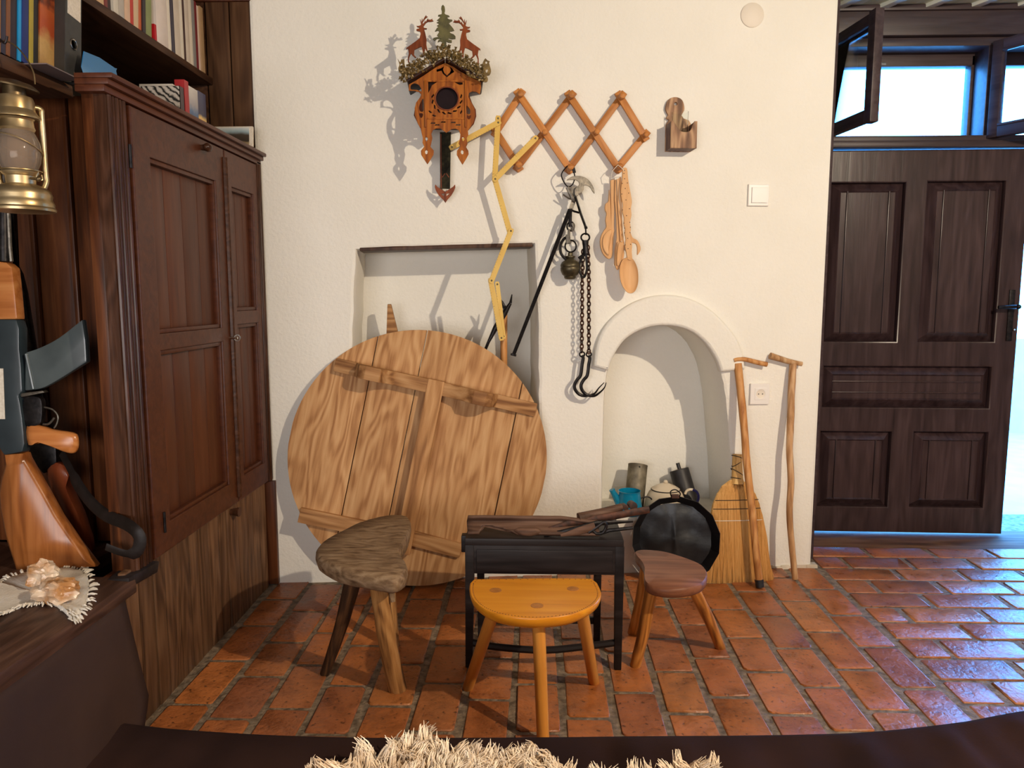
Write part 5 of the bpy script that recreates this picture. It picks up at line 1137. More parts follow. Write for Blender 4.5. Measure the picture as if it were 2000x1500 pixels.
for x, y in ((348, 645), (392, 664), (455, 634), (560, 638), (610, 664)):
    holes.append([(x - 24, y + 8), (x - 14, y - 8), (x + 6, y - 6), (x + 26, y - 9), (x + 28, y + 7), (x, y + 5)])
part('front_plate', MB().plate([Bq(front)] + [Bq(h) for h in holes], CW - .006, CW, .0006), M_FRET, ck, WM)
# glazed square frame round the dial and uprights
sq = lambda x0, x1, y0, y1: [(x0, y0), (x1, y0), (x1, y1), (x0, y1)]
part('dial_frame', MB().plate([Bq(sq(278, 700, 200, 604)), Bq(sq(292, 680, 214, 590))], CW, CW + .003, .0008), M_FRET, ck, WM)
for x in (268, 690): 
    p0_, p1_ = Bq([(x, 200), (x, 690)]); part('upright', MB().box(p0_[0] - .002, p0_[0] + .003, p1_[1], p0_[1], CW, CW + .006), M_FRET, ck, WM, bevel=.001)
part('dial_ring', MB().plate([Bq(circ(497, 388, 128, 40)), Bq(circ(497, 388, 114, 40))], CW, CW + .003, .001), M_FRETD, ck, WM)
p0_, p1_ = Bq([(262, 205), (705, 690)], .05); bx = MB().box(p0_[0], p1_[0], p1_[1], p0_[1], .0, CW - .014)
part('case', bx, M_CASE, ck, WM, bevel=.002)
part('dial_glass', MB().lathe([(.0005, 0), ((Bq([(615, 388)])[0][0] - Bq([(380, 388)])[0][0]) / 2 * 1.25, 0)], 40, cap=False), M_FACE, ck, WM @ Matrix.Translation((*Bq([(497, 388)])[0], CW - .0125)))
# side brackets set back, as the front plate is doubled at the wall
back = Bq([(150, 560), (165, 470), (235, 350), (250, 690), (215, 690)], .03); part('side_bracket', MB().plate([back], .02, .026, .0006), M_FRETD, ck, WM)
back = Bq([(728, 340), (760, 430), (800, 500), (805, 570), (780, 650), (720, 720), (705, 690), (705, 350)], .03); hl_ = Bq(sm([(716, 470), (745, 505), (742, 545), (718, 548)], 2), .03)
part('side_bracket', MB().plate([back, hl_], .02, .026, .0006), M_FRETD, ck, WM)
# roof
ap = Bq([(480, 2)])[0]; lf = Bq([(92, 232)])[0]; rt_ = Bq([(868, 226)])[0]
for e in (lf, rt_):
    d = Vector((e[0] - ap[0], e[1] - ap[1])); n_ = Vector((-d.y, d.x)).normalized(); n_ = n_ if n_.y > 0 else -n_
    q = [ap, e, (e[0] + n_.x * .008, e[1] + n_.y * .008), (ap[0] + n_.x * .008, ap[1] + n_.y * .008)]
    part('roof_board', MB().prism(q, .0, CW + .026), M_CASE, ck, WM, bevel=.0015)
# leafy garland: many small pierced leaves
lf_ = MB(); r = random.Random(31)
def leaf(c, s, M3):
    n = 7; vs = [(0, 0, .2 * s)]; 
    o_ = []; 
    for k in range(n): 
        a_ = 2 * math.pi * k / n; rr_ = s * (1.0 if k % 2 else .55); o_.append((rr_ * math.cos(a_), rr_ * math.sin(a_), 0))
    vs += o_ + [(x * .95, y * .95, -.25 * s) for x, y, z in o_]
    fs = [(0, 1 + k, 1 + (k + 1) % n) for k in range(n)] + [(1 + k, 1 + n + k, 1 + n + (k + 1) % n, 1 + (k + 1) % n) for k in range(n)] + [tuple(range(1 + n, 1 + 2 * n))[::-1]]
    lf_.add(vs, fs, Matrix.Translation(c) @ M3)
path = [(215, 1330), (330, 1280), (480, 1190), (640, 1090), (800, 990), (980, 920), (1150, 985), (1290, 1085), (1430, 1190), (1560, 1275), (1690, 1310)]
for i in range(640):
    t_ = r.random() * (len(path) - 1); k = int(t_); x = path[k][0] + (path[k + 1][0] - path[k][0]) * (t_ - k); y = path[k][1] + (path[k + 1][1] - path[k][1]) * (t_ - k)
    off = r.gauss(0, 70); off = max(-140, min(140, off)); y += off; x += r.uniform(-25, 25)
    w_ = CW + .022 + r.uniform(-.014, .012)
    p = A([(x, y)], w_)[0]
    leaf(Vector((p[0], p[1], w_)), r.uniform(.0045, .0085), Matrix.Rotation(r.uniform(0, 6), 4, 'Z') @ Matrix.Rotation(r.uniform(-.7, .7), 4, 'X') @ Matrix.Rotation(r.uniform(-.7, .7), 4, 'Y'))
part('leaf_garland', lf_, M_LEAF, ck, WM, smooth=20, kind='stuff')
for pts in ([(150, 1045), (165, 1065), (200, 1110), (215, 1060), (240, 1060), (270, 1050), (275, 1130), (285, 1250), (230, 1300), (170, 1260), (165, 1200), (185, 1150)], [(1690, 1060), (1715, 1040), (1740, 1070), (1790, 1095), (1775, 1120), (1800, 1210), (1810, 1280), (1780, 1340), (1735, 1350), (1755, 1400), (1745, 1450), (1700, 1465), (1660, 1430), (1640, 1330), (1660, 1240), (1650, 1150)]):
    hs = [sm([(1720, 1090), (1745, 1110), (1725, 1140), (1708, 1120)], 2), sm([(1720, 1240), (1755, 1240), (1740, 1290), (1715, 1285)], 2)] if pts[0][0] > 1000 else [sm([(200, 1150), (230, 1130), (245, 1180), (215, 1200)], 2)]
    part('end_spray', MB().plate([A(sm(pts, 2), CW + .02)] + [A(h, CW + .02) for h in hs], CW + .018, CW + .023, .0008), M_LEAF, ck, WM)
tree = [(955, 85), (985, 120), (993, 170), (992, 205), (982, 235), (1000, 258), (1060, 278), (1074, 298), (1040, 308), (1035, 325), (1062, 345), (1118, 352), (1124, 372), (1085, 392), (1062, 420), (1098, 460), (1135, 505), (1158, 545), (1105, 560), (1068, 558), (1090, 590), (1150, 615), (1180, 650), (1180, 690), (1115, 698), (1060, 685), (1052, 702), (1115, 718), (1112, 760), (1045, 756), (1018, 740), (1015, 850), (938, 850), (935, 745), (905, 735), (862, 752), (872, 718), (918, 690), (850, 692), (802, 728), (776, 702), (800, 672), (880, 655), (850, 630), (890, 570), (872, 545), (812, 560), (848, 500), (880, 476), (848, 462), (890, 425), (842, 405), (892, 372), (846, 366), (885, 332), (912, 292), (868, 292), (872, 268), (932, 254), (936, 205), (924, 160), (930, 115)]
part('fir_tree', MB().plate([A(tree, CW + .012)], CW + .008, CW + .015, .0012), M_FIR, ck, WM)
deer = [(482, 530), (500, 514), (530, 510), (542, 492), (500, 482), (486, 462), (520, 464), (552, 455), (568, 440), (556, 390), (545, 338), (562, 362), (574, 396), (582, 318), (592, 348), (586, 385), (640, 292), (660, 272), (664, 296), (686, 298), (642, 332), (602, 390), (594, 428), (622, 408), (640, 364), (650, 392), (690, 325), (698, 352), (742, 352), (768, 332), (766, 354), (788, 376), (742, 388), (690, 388), (652, 412), (626, 450), (606, 478), (626, 500), (672, 505), (666, 522), (622, 524), (642, 590), (666, 700), (662, 790), (672, 850), (684, 905), (664, 908), (642, 862), (632, 920), (626, 1000), (600, 1000), (596, 910), (575, 832), (540, 842), (452, 887), (446, 930), (442, 978), (484, 1024), (456, 1024), (410, 982), (390, 952), (366, 1000), (352, 1040), (358, 1110), (333, 1110), (333, 1030), (350, 960), (340, 890), (328, 862), (306, 884), (304, 855), (340, 830), (450, 752), (540, 682), (560, 602), (550, 562), (520, 556), (490, 548)]
part('stag', MB().plate([A(deer, CW + .012)], CW + .008, CW + .015, .0008), M_FRETD, ck, WM)
part('stag', MB().plate([A([(1925 - x, y + 18) for x, y in deer], CW + .012)], CW + .008, CW + .015, .0008), M_FRETD, ck, WM)
pw = .045
pdl = part('pendulum', MB().plate([Bq([(424, 740), (540, 740), (530, 1335), (426, 1330)], pw)], pw - .004, pw, .0006), M_PEND, ck, WM)
p4 = Bq([(428, 760), (432, 1325), (444, 1325), (440, 760)], pw); part('pendulum_trim', MB().prism(p4, pw - .001, pw + .0015).prism(Bq([(445, 1208), (478, 1165), (480, 1178), (452, 1216)], pw), pw - .001, pw + .001).prism(Bq([(522, 1208), (490, 1165), (492, 1180), (516, 1216)], pw), pw - .001, pw + .001), M_FRETD, pdl, WM)
part('pendulum_bob', MB().plate([Bq([(376, 1288), (402, 1318), (430, 1334), (480, 1364), (530, 1334), (560, 1314), (584, 1288), (586, 1320), (574, 1352), (546, 1400), (502, 1450), (482, 1482), (460, 1450), (410, 1400), (382, 1352), (370, 1315)], pw), Bq([(438, 1388), (470, 1384), (466, 1412)], pw), Bq([(492, 1410), (494, 1386), (528, 1382)], pw)], pw, pw + .005, .001), M_FRETD, pdl, WM)

# ================================================================== ACCORDION RACK
T_ = [(1015, 187), (1114, 190), (1212, 191)]; Mid = [(969, 258), (1062, 262), (1163, 261), (1258, 266)]; Bt = [(1012, 325), (1112, 329), (1207, 328)]
rk = thing('peg_rack', wpt(1110, 260, 0), 'expanding wooden lattice peg rack on the white wall', 'rack')
def bar(p, q, w0, ext0, ext1):
    a, b = on(WM, *p, w0), on(WM, *q, w0); d = (b - a).normalized(); a = a - d * ext0; b = b + d * ext1
    M_ = WM @ frame((a.x, a.y, w0), (b.x - a.x, b.y - a.y, 0), (0, 0, 1))
    part('bar', MB().box(0, (b - a).length, -.0125, .0125, -.006, .006), M_RACK, rk, M_, bevel=.0025)
E_ = .024
for p, q in ((T_[0], Bt[1]), (T_[1], Bt[2]), (T_[2], Mid[3]), (Mid[0], Bt[0])): bar(p, q, .026, E_, E_ * .8)
for p, q in ((Mid[0], T_[0]), (Bt[0], T_[1]), (Bt[1], T_[2]), (Bt[2], Mid[3])): bar(p, q, .0125, E_ * .8, E_)
PEGW = .072
for p in T_ + Mid + Bt:
    a = on(WM, *p, .03); M_ = WM @ Matrix.Translation((a.x, a.y, 0)); rw = .0095 if p in Mid else .0115
    part('peg', MB().lathe([(rw * .8, .001), (rw * .8, .040), (rw, .042), (rw * 1.1, .058), (rw * .95, .068), (rw * .5, .071)], 16), M_RACK, rk, M_)
# folding rule hanging over the left end
fr2 = thing('folding_ruler', wpt(968, 300, .06), 'yellow folding wooden ruler hung zigzag over the left of the peg rack', 'ruler')
segs = [((880, 289), (976, 238), .088), ((973, 228), (966, 354), .080), ((1048, 268), (965, 352), .084), ((966, 348), (997, 458), .078), ((999, 448), (959, 551), .082), ((958, 545), (980, 663), .078), ((971, 552), (984, 660), .073)]
for i, (p, q, w_) in enumerate(segs):
    a, b = on(WM, *p, w_), on(WM, *q, w_); M_ = WM @ frame((a.x, a.y, w_), (b.x - a.x, b.y - a.y, 0), (0, 0, 1)); L_ = (b - a).length
    wd2 = .0098 if i != 6 else .008
    sg = part('segment', MB().plate([sm([(-.004, -wd2 * .7), (.004, -wd2), (L_ - .004, -wd2), (L_ + .004, -wd2 * .7), (L_ + .004, wd2 * .7), (L_ - .004, wd2), (.004, wd2), (-.004, wd2 * .7)], 1)], -.0017, .0017, .0004), M_RULER, fr2, M_)
    tk = MB(); n = int(L_ / .01)
    for k in range(1, n): h = wd2 * (.75 if k % 10 == 0 else .5 if k % 5 == 0 else .32); tk.box(k * .01 - .0004, k * .01 + .0004, -wd2, -wd2 + h, .0016, .0019)
    part('ticks', tk, M_TICK, sg, M_, smooth=0)
    part('rivet', MB().ball((.006, 0, .0016), .0036, .0036, .0012).ball((L_ - .006, 0, .0016), .0036, .0036, .0012), M_BRASSD, sg, M_)

# ================================================================== STEELYARD BALANCE
sy = thing('steelyard_balance', wpt(1120, 400, .05), 'black iron steelyard scale with bell weight, chains and two hooks on the rack', 'balance')
S_ = lambda pts, w: [(*on(WM, *p, w)[:2], w) for p in zp(5.357, 1080, 320, pts)]
part('hanger_wire', MB().tube(sm(S_([(222, 95), (228, 150), (205, 215), (165, 240), (130, 215), (95, 150), (92, 100), (130, 45), (160, 20), (205, 40), (222, 70)], .058), 3, True), .0024, 6, True).tube(S_([(212, 42), (226, 95)], .060), .006, 8), M_IRON, sy, WM)
part('pointer_blade', MB().plate([L2(WM, zp(5.357, 1080, 320, sm([(142, 172), (190, 138), (250, 126), (310, 135), (360, 160), (400, 205), (428, 260), (434, 312), (412, 290), (388, 250), (350, 226), (322, 232), (320, 270), (296, 305), (268, 316), (262, 335), (232, 335), (226, 280), (240, 245), (270, 225), (268, 192), (240, 172), (190, 168)], 3)), .062)], .060, .065, .001), M_STEEL, sy, WM)
part('shackle', MB().tube(S_([(150, 245), (185, 320), (215, 378), (235, 395)], .058), [.007, .007, .008, .005], 8).tube(S_([(105, 320), (160, 360), (215, 378)], .054), .003, 6).prism([(x, y) for x, y, z in S_([(190, 240), (240, 240), (248, 360), (200, 500), (160, 490), (200, 370)], .05)], .048, .054), M_STEEL, sy, WM)
a, b = on(WM, 1113, 410, .060), on(WM, 1003, 693, .045)
part('beam', MB().tube([(a.x, a.y, .060), (b.x, b.y, .045)], [.0085, .0075], 6).tube([(b.x + .001, b.y + .004, .045), (b.x - .001, b.y - .004, .045)], .011, 8), M_IRON, sy, WM, smooth=0)
part('link_bar', MB().tube(S_([(180, 470), (182, 560), (180, 660)], .056), [.008, .006, .007], 8).tube(S_([(180, 480), (230, 500), (275, 512)], .052), .004, 6), M_IRON, sy, WM)
part('strap', MB().tube(S_([(236, 345), (290, 520), (345, 670)], .064), [.011, .012, .012], 4, flat=.4, up=(0, 0, 1)).tube(S_([(330, 672), (358, 664)], .064), .005, 8), M_IRON, sy, WM)
ring = lambda c, rx, ry, w, th_, n=20, tilt_=0: MB().tube([(*on(WM, *p, w)[:2], w + tilt_ * math.sin(i)) for i, p in enumerate(zp(5.357, 1080, 320, circ(c[0], c[1], rx, n, ry)))], th_, 6, True)
part('ring', ring((185, 655), 38, 48, .054, .0032), M_IRON, sy, WM)
part('snap_hook', MB().tube(S_([(200, 620), (215, 660), (195, 700), (170, 690), (165, 760), (172, 830), (150, 840), (148, 740)], .060), .0055, 8), M_STEEL, sy, WM)
part('ring', ring((185, 862), 58, 62, .056, .0032), M_IRON, sy, WM)
part('ring', MB().tube(sm(S_([(180, 770), (120, 780), (80, 850), (82, 930), (120, 985), (150, 1000)], .05), 4, False), .0055, 8), M_IRON, sy, WM)
c = on(WM, *zp(5.357, 1080, 320, [(180, 1080)])[0], .05); ks = (on(WM, 1100, 500, .05).x - on(WM, 1000, 500, .05).x) / 100 / 5.357
wt = MB().lathe([(.02 * 0 + 18 * ks, 150 * ks), (26 * ks, 145 * ks), (26 * ks, 118 * ks), (52 * ks, 112 * ks), (52 * ks, 100 * ks), (36 * ks, 92 * ks), (50 * ks, 75 * ks), (88 * ks, 50 * ks), (102 * ks, 20 * ks), (102 * ks, 8 * ks), (98 * ks, 0), (102 * ks, -10 * ks), (100 * ks, -35 * ks), (84 * ks, -75 * ks), (60 * ks, -98 * ks), (64 * ks, -108 * ks), (50 * ks, -125 * ks), (5 * ks, -130 * ks)][::-1], 32)
part('bell_weight', wt, M_BRASSD, sy, WM @ Matrix.Translation((c.x, c.y, .05)) @ Matrix.Rotation(rad(-90), 4, 'X'))
part('ring', ring((338, 770), 44, 40, .062, .0035), M_IRON, sy, WM)
part('ring_stem', MB().tube(S_([(342, 680), (345, 745)], .062), .003, 6), M_IRON, sy, WM)
part('coupling', MB().tube(S_([(338, 800), (340, 870), (345, 940)], .062), [.013, .010, .013], 10).tube(S_([(270, 990), (310, 960), (350, 940), (380, 945)], .058), .006, 8), M_IRON, sy, WM)
part('spring_clip', MB().tube(sm(S_([(340, 940), (290, 1010), (275, 1110), (318, 1190), (355, 1110), (350, 1000), (345, 930)], .060), 4, False), .0045, 8), M_IRON, sy, WM)
def chain(pts, w_, n, name='chain'):
    """twisted oval links, every one modelled, joined as one chain"""
    P_ = [Vector((*on(WM, x, y, w_)[:2], w_)) for x, y in pts]; mb_ = MB(); ln2 = [(P_[i + 1] - P_[i]).length for i in range(len(P_) - 1)]; tot = sum(ln2)
    for k in range(n):
        d = tot * (k + .5) / n; i = 0
        while i < len(ln2) - 1 and d > ln2[i]: d -= ln2[i]; i += 1
        c_ = P_[i].lerp(P_[i + 1], d / ln2[i]); ax = (P_[i + 1] - P_[i]).normalized(); hl = tot / n * .66; rw = .0058
        s_ = Vector((1, 0, 0)) if k % 2 == 0 else Vector((.35, 0, .94)); s_ = (s_ - ax * s_.dot(ax)).normalized()
        mb_.tube([c_ + ax * hl * math.cos(a) + s_ * rw * math.sin(a) for a in [q * math.pi / 5 for q in range(10)]], .0028, 5, True)
    return part(name, mb_, M_RUST, sy, WM, kind='stuff')
chain([(1139, 488), (1137, 545), (1137, 600), (1136, 688)], .052, 26); chain([(1148, 480), (1150, 540), (1150, 600), (1150, 690)], .060, 27)
for xo, w_ in ((0, .048), (13, .058)):
    hk = [(1137 + xo, 694), (1139 + xo, 700), (1137 + xo, 712), (1134 + xo, 733), (1127 + xo, 742), (1122 + xo, 752), (1124 + xo, 762), (1133 + xo, 771), (1146 + xo, 773), (1160 + xo * .6, 768), (1168 + xo * .8, 757), (1178 + xo * .3, 746)]
    pts = [(*on(WM, x, y, w_)[:2], w_ + (.0 if i < 8 else .02 * (i - 7) / 4)) for i, (x, y) in enumerate(hk)]
    sp_ = sm(pts, 4, False); m_ = len(sp_)
    part('hook', MB().tube(sp_, [.0065 if i < m_ * .6 else .0065 - .0055 * (i - m_ * .6) / (m_ * .4) for i in range(m_)], 8), M_IRON, sy, WM)
    e_ = on(WM, 1137 + xo, 692, w_); part('hook_eye', MB().tube([(e_.x + .0095 * math.cos(a), e_.y + .0095 * math.sin(a), w_) for a in [i * math.pi / 8 for i in range(16)]], .003, 6, True), M_IRON, sy, WM)

# ================================================================== CARVED SPOONS
def S2(pts, w): return L2(WM, zp(5.357, 1080, 320, pts), w)
GS = 'carved wooden spoons on the peg rack'
def spoon(label, outline, w0, w1, name='wooden_spoon', bev=.0015):
    c_ = S2(outline[:1], w0)[0]
    t = thing(name, WM @ Vector((c_[0], c_[1], w0)), label, 'spoon', GS)
    part('handle' if name == 'wooden_spoon' else 'blade', MB().plate([S2(outline, (w0 + w1) / 2)], w0, w1, bev), M_SPOON, t, WM, smooth=50); return t
sp1 = spoon('wide carved ladle with wavy handle at the left of the spoon bunch', sm([(600, 175), (642, 172), (642, 300), (640, 440), (636, 560), (634, 660), (640, 700)], 3, False) + sm([(615, 800), (618, 930), (600, 990), (560, 985), (515, 930), (492, 840), (500, 760), (530, 700), (556, 660), (548, 590), (558, 520), (542, 480), (548, 420), (578, 390), (590, 280)], 3), .030, .042)
b_ = S2(sm([(588, 690), (620, 690), (608, 790), (592, 890), (586, 960), (540, 915), (518, 830), (535, 745)], 3), .05)
part('bowl', MB().slab(b_, [(.041, 1.0), (.047, .96), (.0485, .85), (.044, .5)]), M_SPOON, sp1, WM, smooth=60)
spoon('thin flat wooden spatula seen edge on in the spoon bunch', [(648, 168), (664, 166), (670, 420), (690, 640), (700, 800), (690, 1000), (665, 1080), (640, 1060), (645, 900), (665, 780), (660, 560), (645, 380)], .044, .050)
spoon('narrow wooden spatula with brown edge behind the dotted spoon', [(668, 158), (688, 156), (694, 380), (712, 600), (722, 800), (705, 820), (690, 640), (676, 420)], .050, .058)
sp4 = spoon('small square-shouldered wooden scoop low in the spoon bunch', sm([(690, 150), (715, 145), (718, 400), (725, 620), (738, 780), (745, 820)], 2, False) + sm([(742, 900), (735, 1000), (700, 1085), (672, 1110), (650, 1060), (655, 950), (668, 850), (690, 812)], 3), .056, .062)
part('bowl', MB().slab(S2(sm([(690, 822), (738, 822), (735, 900), (720, 1010), (690, 1072), (664, 1060), (665, 950), (675, 870)], 3), .063), [(.061, 1), (.067, .95), (.068, .86), (.063, .5)]), M_SPOON, sp4, WM, smooth=60)
sp5 = spoon('spoon with dotted scalloped handle and long oval bowl in front of the bunch', sm([(728, 55), (772, 50), (784, 150), (800, 250), (815, 330), (824, 400), (815, 470), (820, 540), (806, 610), (814, 680), (806, 740), (815, 800), (826, 850), (822, 920), (826, 1000), (782, 1000), (765, 930), (752, 860), (760, 790), (748, 730), (752, 680), (738, 630), (742, 570), (724, 500), (728, 430), (718, 380), (708, 310), (712, 240), (722, 160)], 3), .068, .076)
ob = sm([(790, 980), (840, 1000), (880, 1080), (893, 1170), (888, 1260), (860, 1330), (815, 1356), (765, 1335), (718, 1260), (697, 1170), (698, 1080), (730, 1000)], 4)
bo = S2(ob, .075)
part('bowl', MB().slab(bo, [(.058, .55), (.060, .75), (.068, .95), (.0745, 1.0), (.077, .985), (.075, .93), (.068, .78), (.065, .45)]), M_SPOON, sp5, WM, smooth=70)
dt = MB()
for x, y in ((748, 70), (742, 100), (750, 156), (778, 200), (724, 205), (756, 258), (792, 306), (720, 316), (764, 378), (728, 482), (800, 470), (770, 542), (742, 620), (804, 612), (748, 672), (810, 664), (750, 722), (806, 720), (782, 780), (756, 848), (812, 842), (786, 888)):
    q = S2([(x, y)], .076)[0]; dt.lathe([(.0018, 0), (.0018, .0007)], 8, Matrix.Translation((q[0], q[1], .0757)))
part('burnt_dots', dt, M_BURN, sp5, WM)
spoon('hook-shaped wooden spatula peeping out at the right of the bunch', sm([(800, 690), (830, 770), (880, 800), (912, 860), (912, 910), (880, 955), (880, 890), (868, 842), (830, 826), (812, 830), (800, 760)], 3), .056, .064, 'wooden_spatula')
put('string', MB().tube([(*on(WM, x, y, w_)[:2], w_) for x, y, w_ in ((1193, 349, .05), (1196, 334, .066), (1207, 322, .074), (1216, 330, .076), (1222, 338, .074), (1219, 345, .072), (1205, 346, .06), (1193, 349, .05))], .0013, 5).mesh('string'), M_STRING, None, WM, 'thin white string tying the wooden spoons to the rack peg', 'string')

# ================================================================== BOX WITH TUMBLER, SWITCH, SOCKET, COVER
bw_ = .082
X_ = lambda pts, w: L2(WM, zp(10, 1280, 170, pts), w)
bxx = thing('wall_box', wpt(1330, 260, 0), 'small charred wooden wall box with round-topped back board', 'box')
ly, ry_ = X_([(300, 1195), (808, 1185)], bw_); topL = X_([(300, 680)], bw_)[0][1]; 
x0, x1 = ly[0], ry_[0]; y0_ = (ly[1] + ry_[1]) / 2; y1_ = X_([(500, 660)], bw_)[0][1]
bc = X_([(385, 330)], .008)[0]
neck = [(x0, y0_), (x1, y0_), (x1, y1_ + .004), ((x0 + x1) / 2 + .03, y1_ + .02)]
cxm = (x0 + x1) / 2; top = on(WM, 1319, 190, .01); rcy = top.y - .036
bk = [(x0, y0_), (x1, y0_), (x1, y1_)] + sm([(x1 - .004, y1_ + .008), (cxm + .030, y1_ + .03), (cxm + .026, rcy - .028), (cxm + .036, rcy - .005), (cxm + .026, rcy + .026), (cxm, rcy + .036), (cxm - .026, rcy + .026), (cxm - .036, rcy - .005), (cxm - .026, rcy - .028), (cxm - .030, y1_ + .03), (x0 + .004, y1_ + .008)], 4, False) + [(x0, y1_)]
dx_ = on(WM, 1318, 210, .01).x - cxm
bk = [(x + (dx_ if y > y1_ + .02 else 0), y) for x, y in bk]
part('back_board', MB().plate([bk, circ(cxm + dx_ + .002, rcy + .012, .006, 12)], .002, .014, .0012), M_BOXWOOD, bxx, WM)
sc0 = sm([(x0 + .008, y1_), (x0 + .016, y1_ - .012), (cxm - .015, y1_ - .034), (cxm + .006, y1_ - .039), (cxm + .024, y1_ - .032), (x1 - .016, y1_ - .010), (x1 - .010, y1_)], 4, False)
part('front_board', MB().plate([[(x0, y0_), (x1, y0_), (x1, y1_)] + sc0[::-1] + [(x0, y1_)]], bw_ - .010, bw_, .001), M_BOXWOOD, bxx, WM)
part('side_board', MB().box(x0, x0 + .009, y0_, y1_ - .001, .014, bw_ - .010), M_BOXSIDE, bxx, WM, bevel=.001)
part('side_board', MB().box(x1 - .009, x1, y0_, y1_ - .001, .014, bw_ - .010), M_BOXSIDE, bxx, WM, bevel=.001)
part('bottom_board', MB().box(x0 + .009, x1 - .009, y0_, y0_ + .009, .014, bw_ - .010), M_BOXSIDE, bxx, WM, bevel=.001)
gw = .045; g0 = X_([(285, 500), (690, 480)], gw); gr_ = (g0[1][0] - g0[0][0]) / 2; gh = (g0[0][1] + g0[1][1]) / 2
MG = WM @ Matrix.Translation(((g0[0][0] + g0[1][0]) / 2, y0_ + .010, gw)) @ Matrix.Rotation(rad(-90), 4, 'X')
gr_ = min(gr_, .030); H_ = gh - y0_ - .010
put('tumbler', MB().lathe([(.0005, .004), (gr_ * .8, .004), (gr_ * .84, 0), (gr_ * .87, .004), (gr_, H_), (gr_ * .96, H_), (gr_ * .84, .010), (.0005, .010)], 32, cap=False).mesh('tumbler'), M_TUMBLER, None, MG, 'clear drinking glass standing inside the small wooden wall box', 'glass')
def sqpx(x0, x1, y0, y1, w):
    a, b = on(WM, x0, y1, w), on(WM, x1, y0, w); return a.x, b.x, a.y, b.y
a = sqpx(1461, 1503, 360, 402, .01); swt = thing('light_switch', WM @ Vector((a[0], a[2], 0)), 'square white light switch on the white wall beside the door', 'switch')
part('frame', MB().plate([[(a[0], a[2]), (a[1], a[2]), (a[1], a[3]), (a[0], a[3])]], 0, .010, .003), M_WHITE, swt, WM)
q = .012; part('rocker', MB().plate([[(a[0] + q, a[2] + q * .9), (a[1] - q * .6, a[2] + q * .9), (a[1] - q * .6, a[3] - q), (a[0] + q, a[3] - q)]], .008, .015, .002), M_WHITE, swt, WM)
a = sqpx(1465, 1504, 749, 790, .012); skt = thing('power_socket', WM @ Vector((a[0], a[2], 0)), 'square white power socket on the wall between the two walking sticks', 'socket')
part('frame', MB().plate([[(a[0], a[2]), (a[1], a[2]), (a[1], a[3]), (a[0], a[3])]], 0, .012, .002), M_WHITE, skt, WM)
cx_, cy_ = (a[0] + a[1]) / 2 + .002, (a[2] + a[3]) / 2; s_ = (a[1] - a[0]) * .30
part('insert', MB().plate([[(cx_ - s_, cy_ - s_), (cx_ + s_, cy_ - s_), (cx_ + s_, cy_ + s_), (cx_ - s_, cy_ + s_)], circ(cx_, cy_, s_ * .78, 28)], .010, .014, .0008), M_WHITE, skt, WM)
part('well', MB().lathe([(s_ * .80, .0135), (s_ * .74, .0125), (.0005, .0122)], 28, cap=False), M_COVER, skt, WM @ Matrix.Translation((cx_, cy_, 0)))
part('pin_hole', MB().lathe([(.0026, .0124), (.0005, .0126)], 10, cap=False), M_HOLE, skt, WM @ Matrix.Translation((cx_ - .008, cy_, 0)))
part('pin_hole', MB().lathe([(.0026, .0124), (.0005, .0126)], 10, cap=False), M_HOLE, skt, WM @ Matrix.Translation((cx_ + .008, cy_, 0)))
c = on(WM, 1470, 29, .005); put('junction_cover', MB().lathe([(.044, 0), (.044, .004), (.041, .0065), (.0005, .007)], 40, cap=False).mesh('junction_cover'), M_COVER, None, WM @ Matrix.Translation((c.x, c.y, 0)), 'round painted-over cable cover high on the white wall', 'cover')

# ================================================================== BED AND SHEEPSKIN
ZBd = .46
edge = [onZ(x, y, ZBd) for x, y in ((245, 1406), (330, 1416), (440, 1424), (560, 1430), (720, 1434), (900, 1434), (1080, 1433), (1260, 1431), (1420, 1430), (1560, 1428), (1680, 1424), (1790, 1414), (1880, 1403), (1945, 1391), (1972, 1386), (2000, 1382), (2060, 1376), (2140, 1372))]
back = [(p.x, p.y) for p in edge]
bd = thing('bed', (0, .6, 0), 'bed end covered with a smooth dark brown blanket in the foreground', 'bed')
sp_ = sm(back, 12, False); N_ = len(sp_); vs = []; fs = []
xl_, xr_ = sp_[0][0], sp_[-1][0]
prof = [(-.004, .06), (-.003, ZBd - .03), (.0, ZBd - .012), (-.004, ZBd - .003), (-.014, ZBd), (-.05, ZBd - .002), (-.12, ZBd - .004), (-.22, ZBd - .004), (-.40, ZBd - .004), (-1.3, ZBd - .004)]
for i, (x, y) in enumerate(sp_):
    for j, (dy, z) in enumerate(prof):
        fold = (.010 if x > .1 else .006) * (.8 * math.sin(x * 33 + 1.8 * math.sin(x * 11)) + .35 * math.sin(x * 87 + 2 * math.sin(x * 9))) * math.sin(min(1, max(0, -dy * 7)) * math.pi) if 4 < j < 8 else 0
        vs.append((x + dy * .05 * (x - .05), y + dy, z + fold))
P_ = len(prof)
for i in range(N_ - 1):
    for j in range(P_ - 1): fs.append((i * P_ + j, i * P_ + j + 1, (i + 1) * P_ + j + 1, (i + 1) * P_ + j))
for i in (0, N_ - 1):                                            # sides hang straight down
    o = len(vs); 
    for j in range(P_): x, y, z = vs[i * P_ + j]; vs.append((x + (-.012 if i == 0 else .012), y, max(.06, z - .03))); 
    for j in range(P_): x, y, z = vs[i * P_ + j]; vs.append((x + (-.012 if i == 0 else .012), y, .06))
    for j in range(P_ - 1): fs += [(i * P_ + j, i * P_ + j + 1, o + j + 1, o + j), (o + j, o + j + 1, o + P_ + j + 1, o + P_ + j)]
part('blanket', MB().add(vs, fs), M_BLANKET, bd, smooth=60)
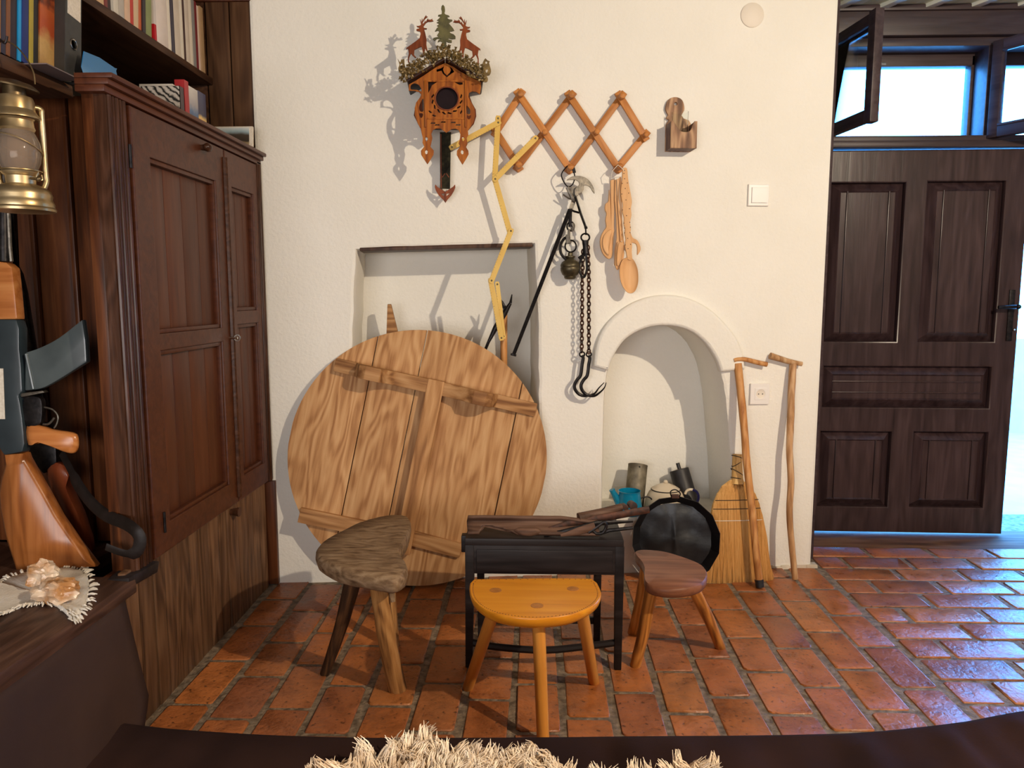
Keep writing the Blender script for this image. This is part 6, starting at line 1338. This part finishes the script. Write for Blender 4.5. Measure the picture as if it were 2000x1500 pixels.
part('mattress', MB().box(xl_ + .03, xr_ - .03, -.15, min(p[1] for p in sp_) - .06, .20, ZBd - .02), M_TAUPE, bd, bevel=.03)
part('base', MB().box(xl_ + .04, xr_ - .04, -.15, min(p[1] for p in sp_) - .07, .06, .20), M_BLACKWOOD, bd, bevel=.005)
for x in (xl_ + .07, xr_ - .07):
    for y in (-.1, min(p[1] for p in sp_) - .12): part('leg', MB().box(x - .025, x + .025, y - .025, y + .025, 0, .06), M_BLACKWOOD, bd)
# sheepskin: hide with locks of wool
so_ = [(590, 1500), (640, 1476), (690, 1462), (735, 1446), (790, 1434), (820, 1424), (850, 1432), (880, 1452), (930, 1450), (1000, 1446), (1045, 1446), (1080, 1462), (1110, 1484), (1160, 1500), (1230, 1498), (1300, 1482), (1340, 1476), (1380, 1486), (1392, 1505)]
far = [onZ(x, y + 12, ZBd + .022) for x, y in so_]
sk_ = thing('sheepskin', (0, .9, ZBd), 'shaggy cream sheepskin spread on the brown blanket', 'sheepskin')
ol = sm([(p.x, p.y) for p in far], 4, False); near_y = .62
def inside(x, y):
    if y < near_y or x < ol[0][0] or x > ol[-1][0]: return False
    for i in range(len(ol) - 1):
        if ol[i][0] <= x <= ol[i + 1][0]:
            t = (x - ol[i][0]) / max(1e-6, ol[i + 1][0] - ol[i][0]); return y < ol[i][1] + (ol[i + 1][1] - ol[i][1]) * t
    return False
hs_ = [(x, y) for x, y in ol] + [(ol[-1][0] - .02, near_y), (ol[0][0] + .02, near_y)]
part('hide', MB().prism(hs_, ZBd - .001, ZBd + .006), M_HIDE, sk_)
wl = MB(); r = random.Random(77); cnt = 0
ymax = max(y for _, y in ol)
while cnt < 1000:
    x = r.uniform(ol[0][0], ol[-1][0]); y = ymax - (r.random() ** 1.5) * (ymax - near_y)
    if not inside(x, y): continue
    cnt += 1
    nz_ = mnoise.noise(Vector((x * 9, y * 9, 0))); nz2 = mnoise.noise(Vector((x * 22, y * 22, 4)))
    h = .030 + .014 * nz_ + r.uniform(-.006, .010); d = Vector((nz_ * 1.1 + nz2 * .7 + r.uniform(-.5, .5), .15 + nz2 * .8 + r.uniform(-.5, .5), 1.0)).normalized()
    sd = Vector((r.uniform(-1, 1), r.uniform(-1, 1), 0)).normalized(); cw_ = r.uniform(.003, .008) * r.choice((-1, 1)); c_ = Vector((x, y, ZBd + .002)); tip = c_ + d * h
    for q in range(28):
        a = r.uniform(0, 6.283); rr_ = .013 * math.sqrt(r.random()); o = Vector((rr_ * math.cos(a), rr_ * math.sin(a), 0)); hh = r.uniform(.55, 1.12); j_ = Vector((r.uniform(-1, 1), r.uniform(-1, 1), 0)) * .005
        pts = [c_ + o + d * h * hh * t + (-o * .62 * t ** 1.3 + j_ * t * t + sd * cw_ * math.sin(3.6 * t + .4)) + Vector((0, 0, -.004 * max(0, t - .7) * 3)) for t in (0, .35, .68, 1.0)]
        wl.tube(pts, [.0013, .0013, .0010, .0003], 3)
put('wool', wl.mesh('wool', smooth=80), M_WOOL, sk_, kind='stuff')
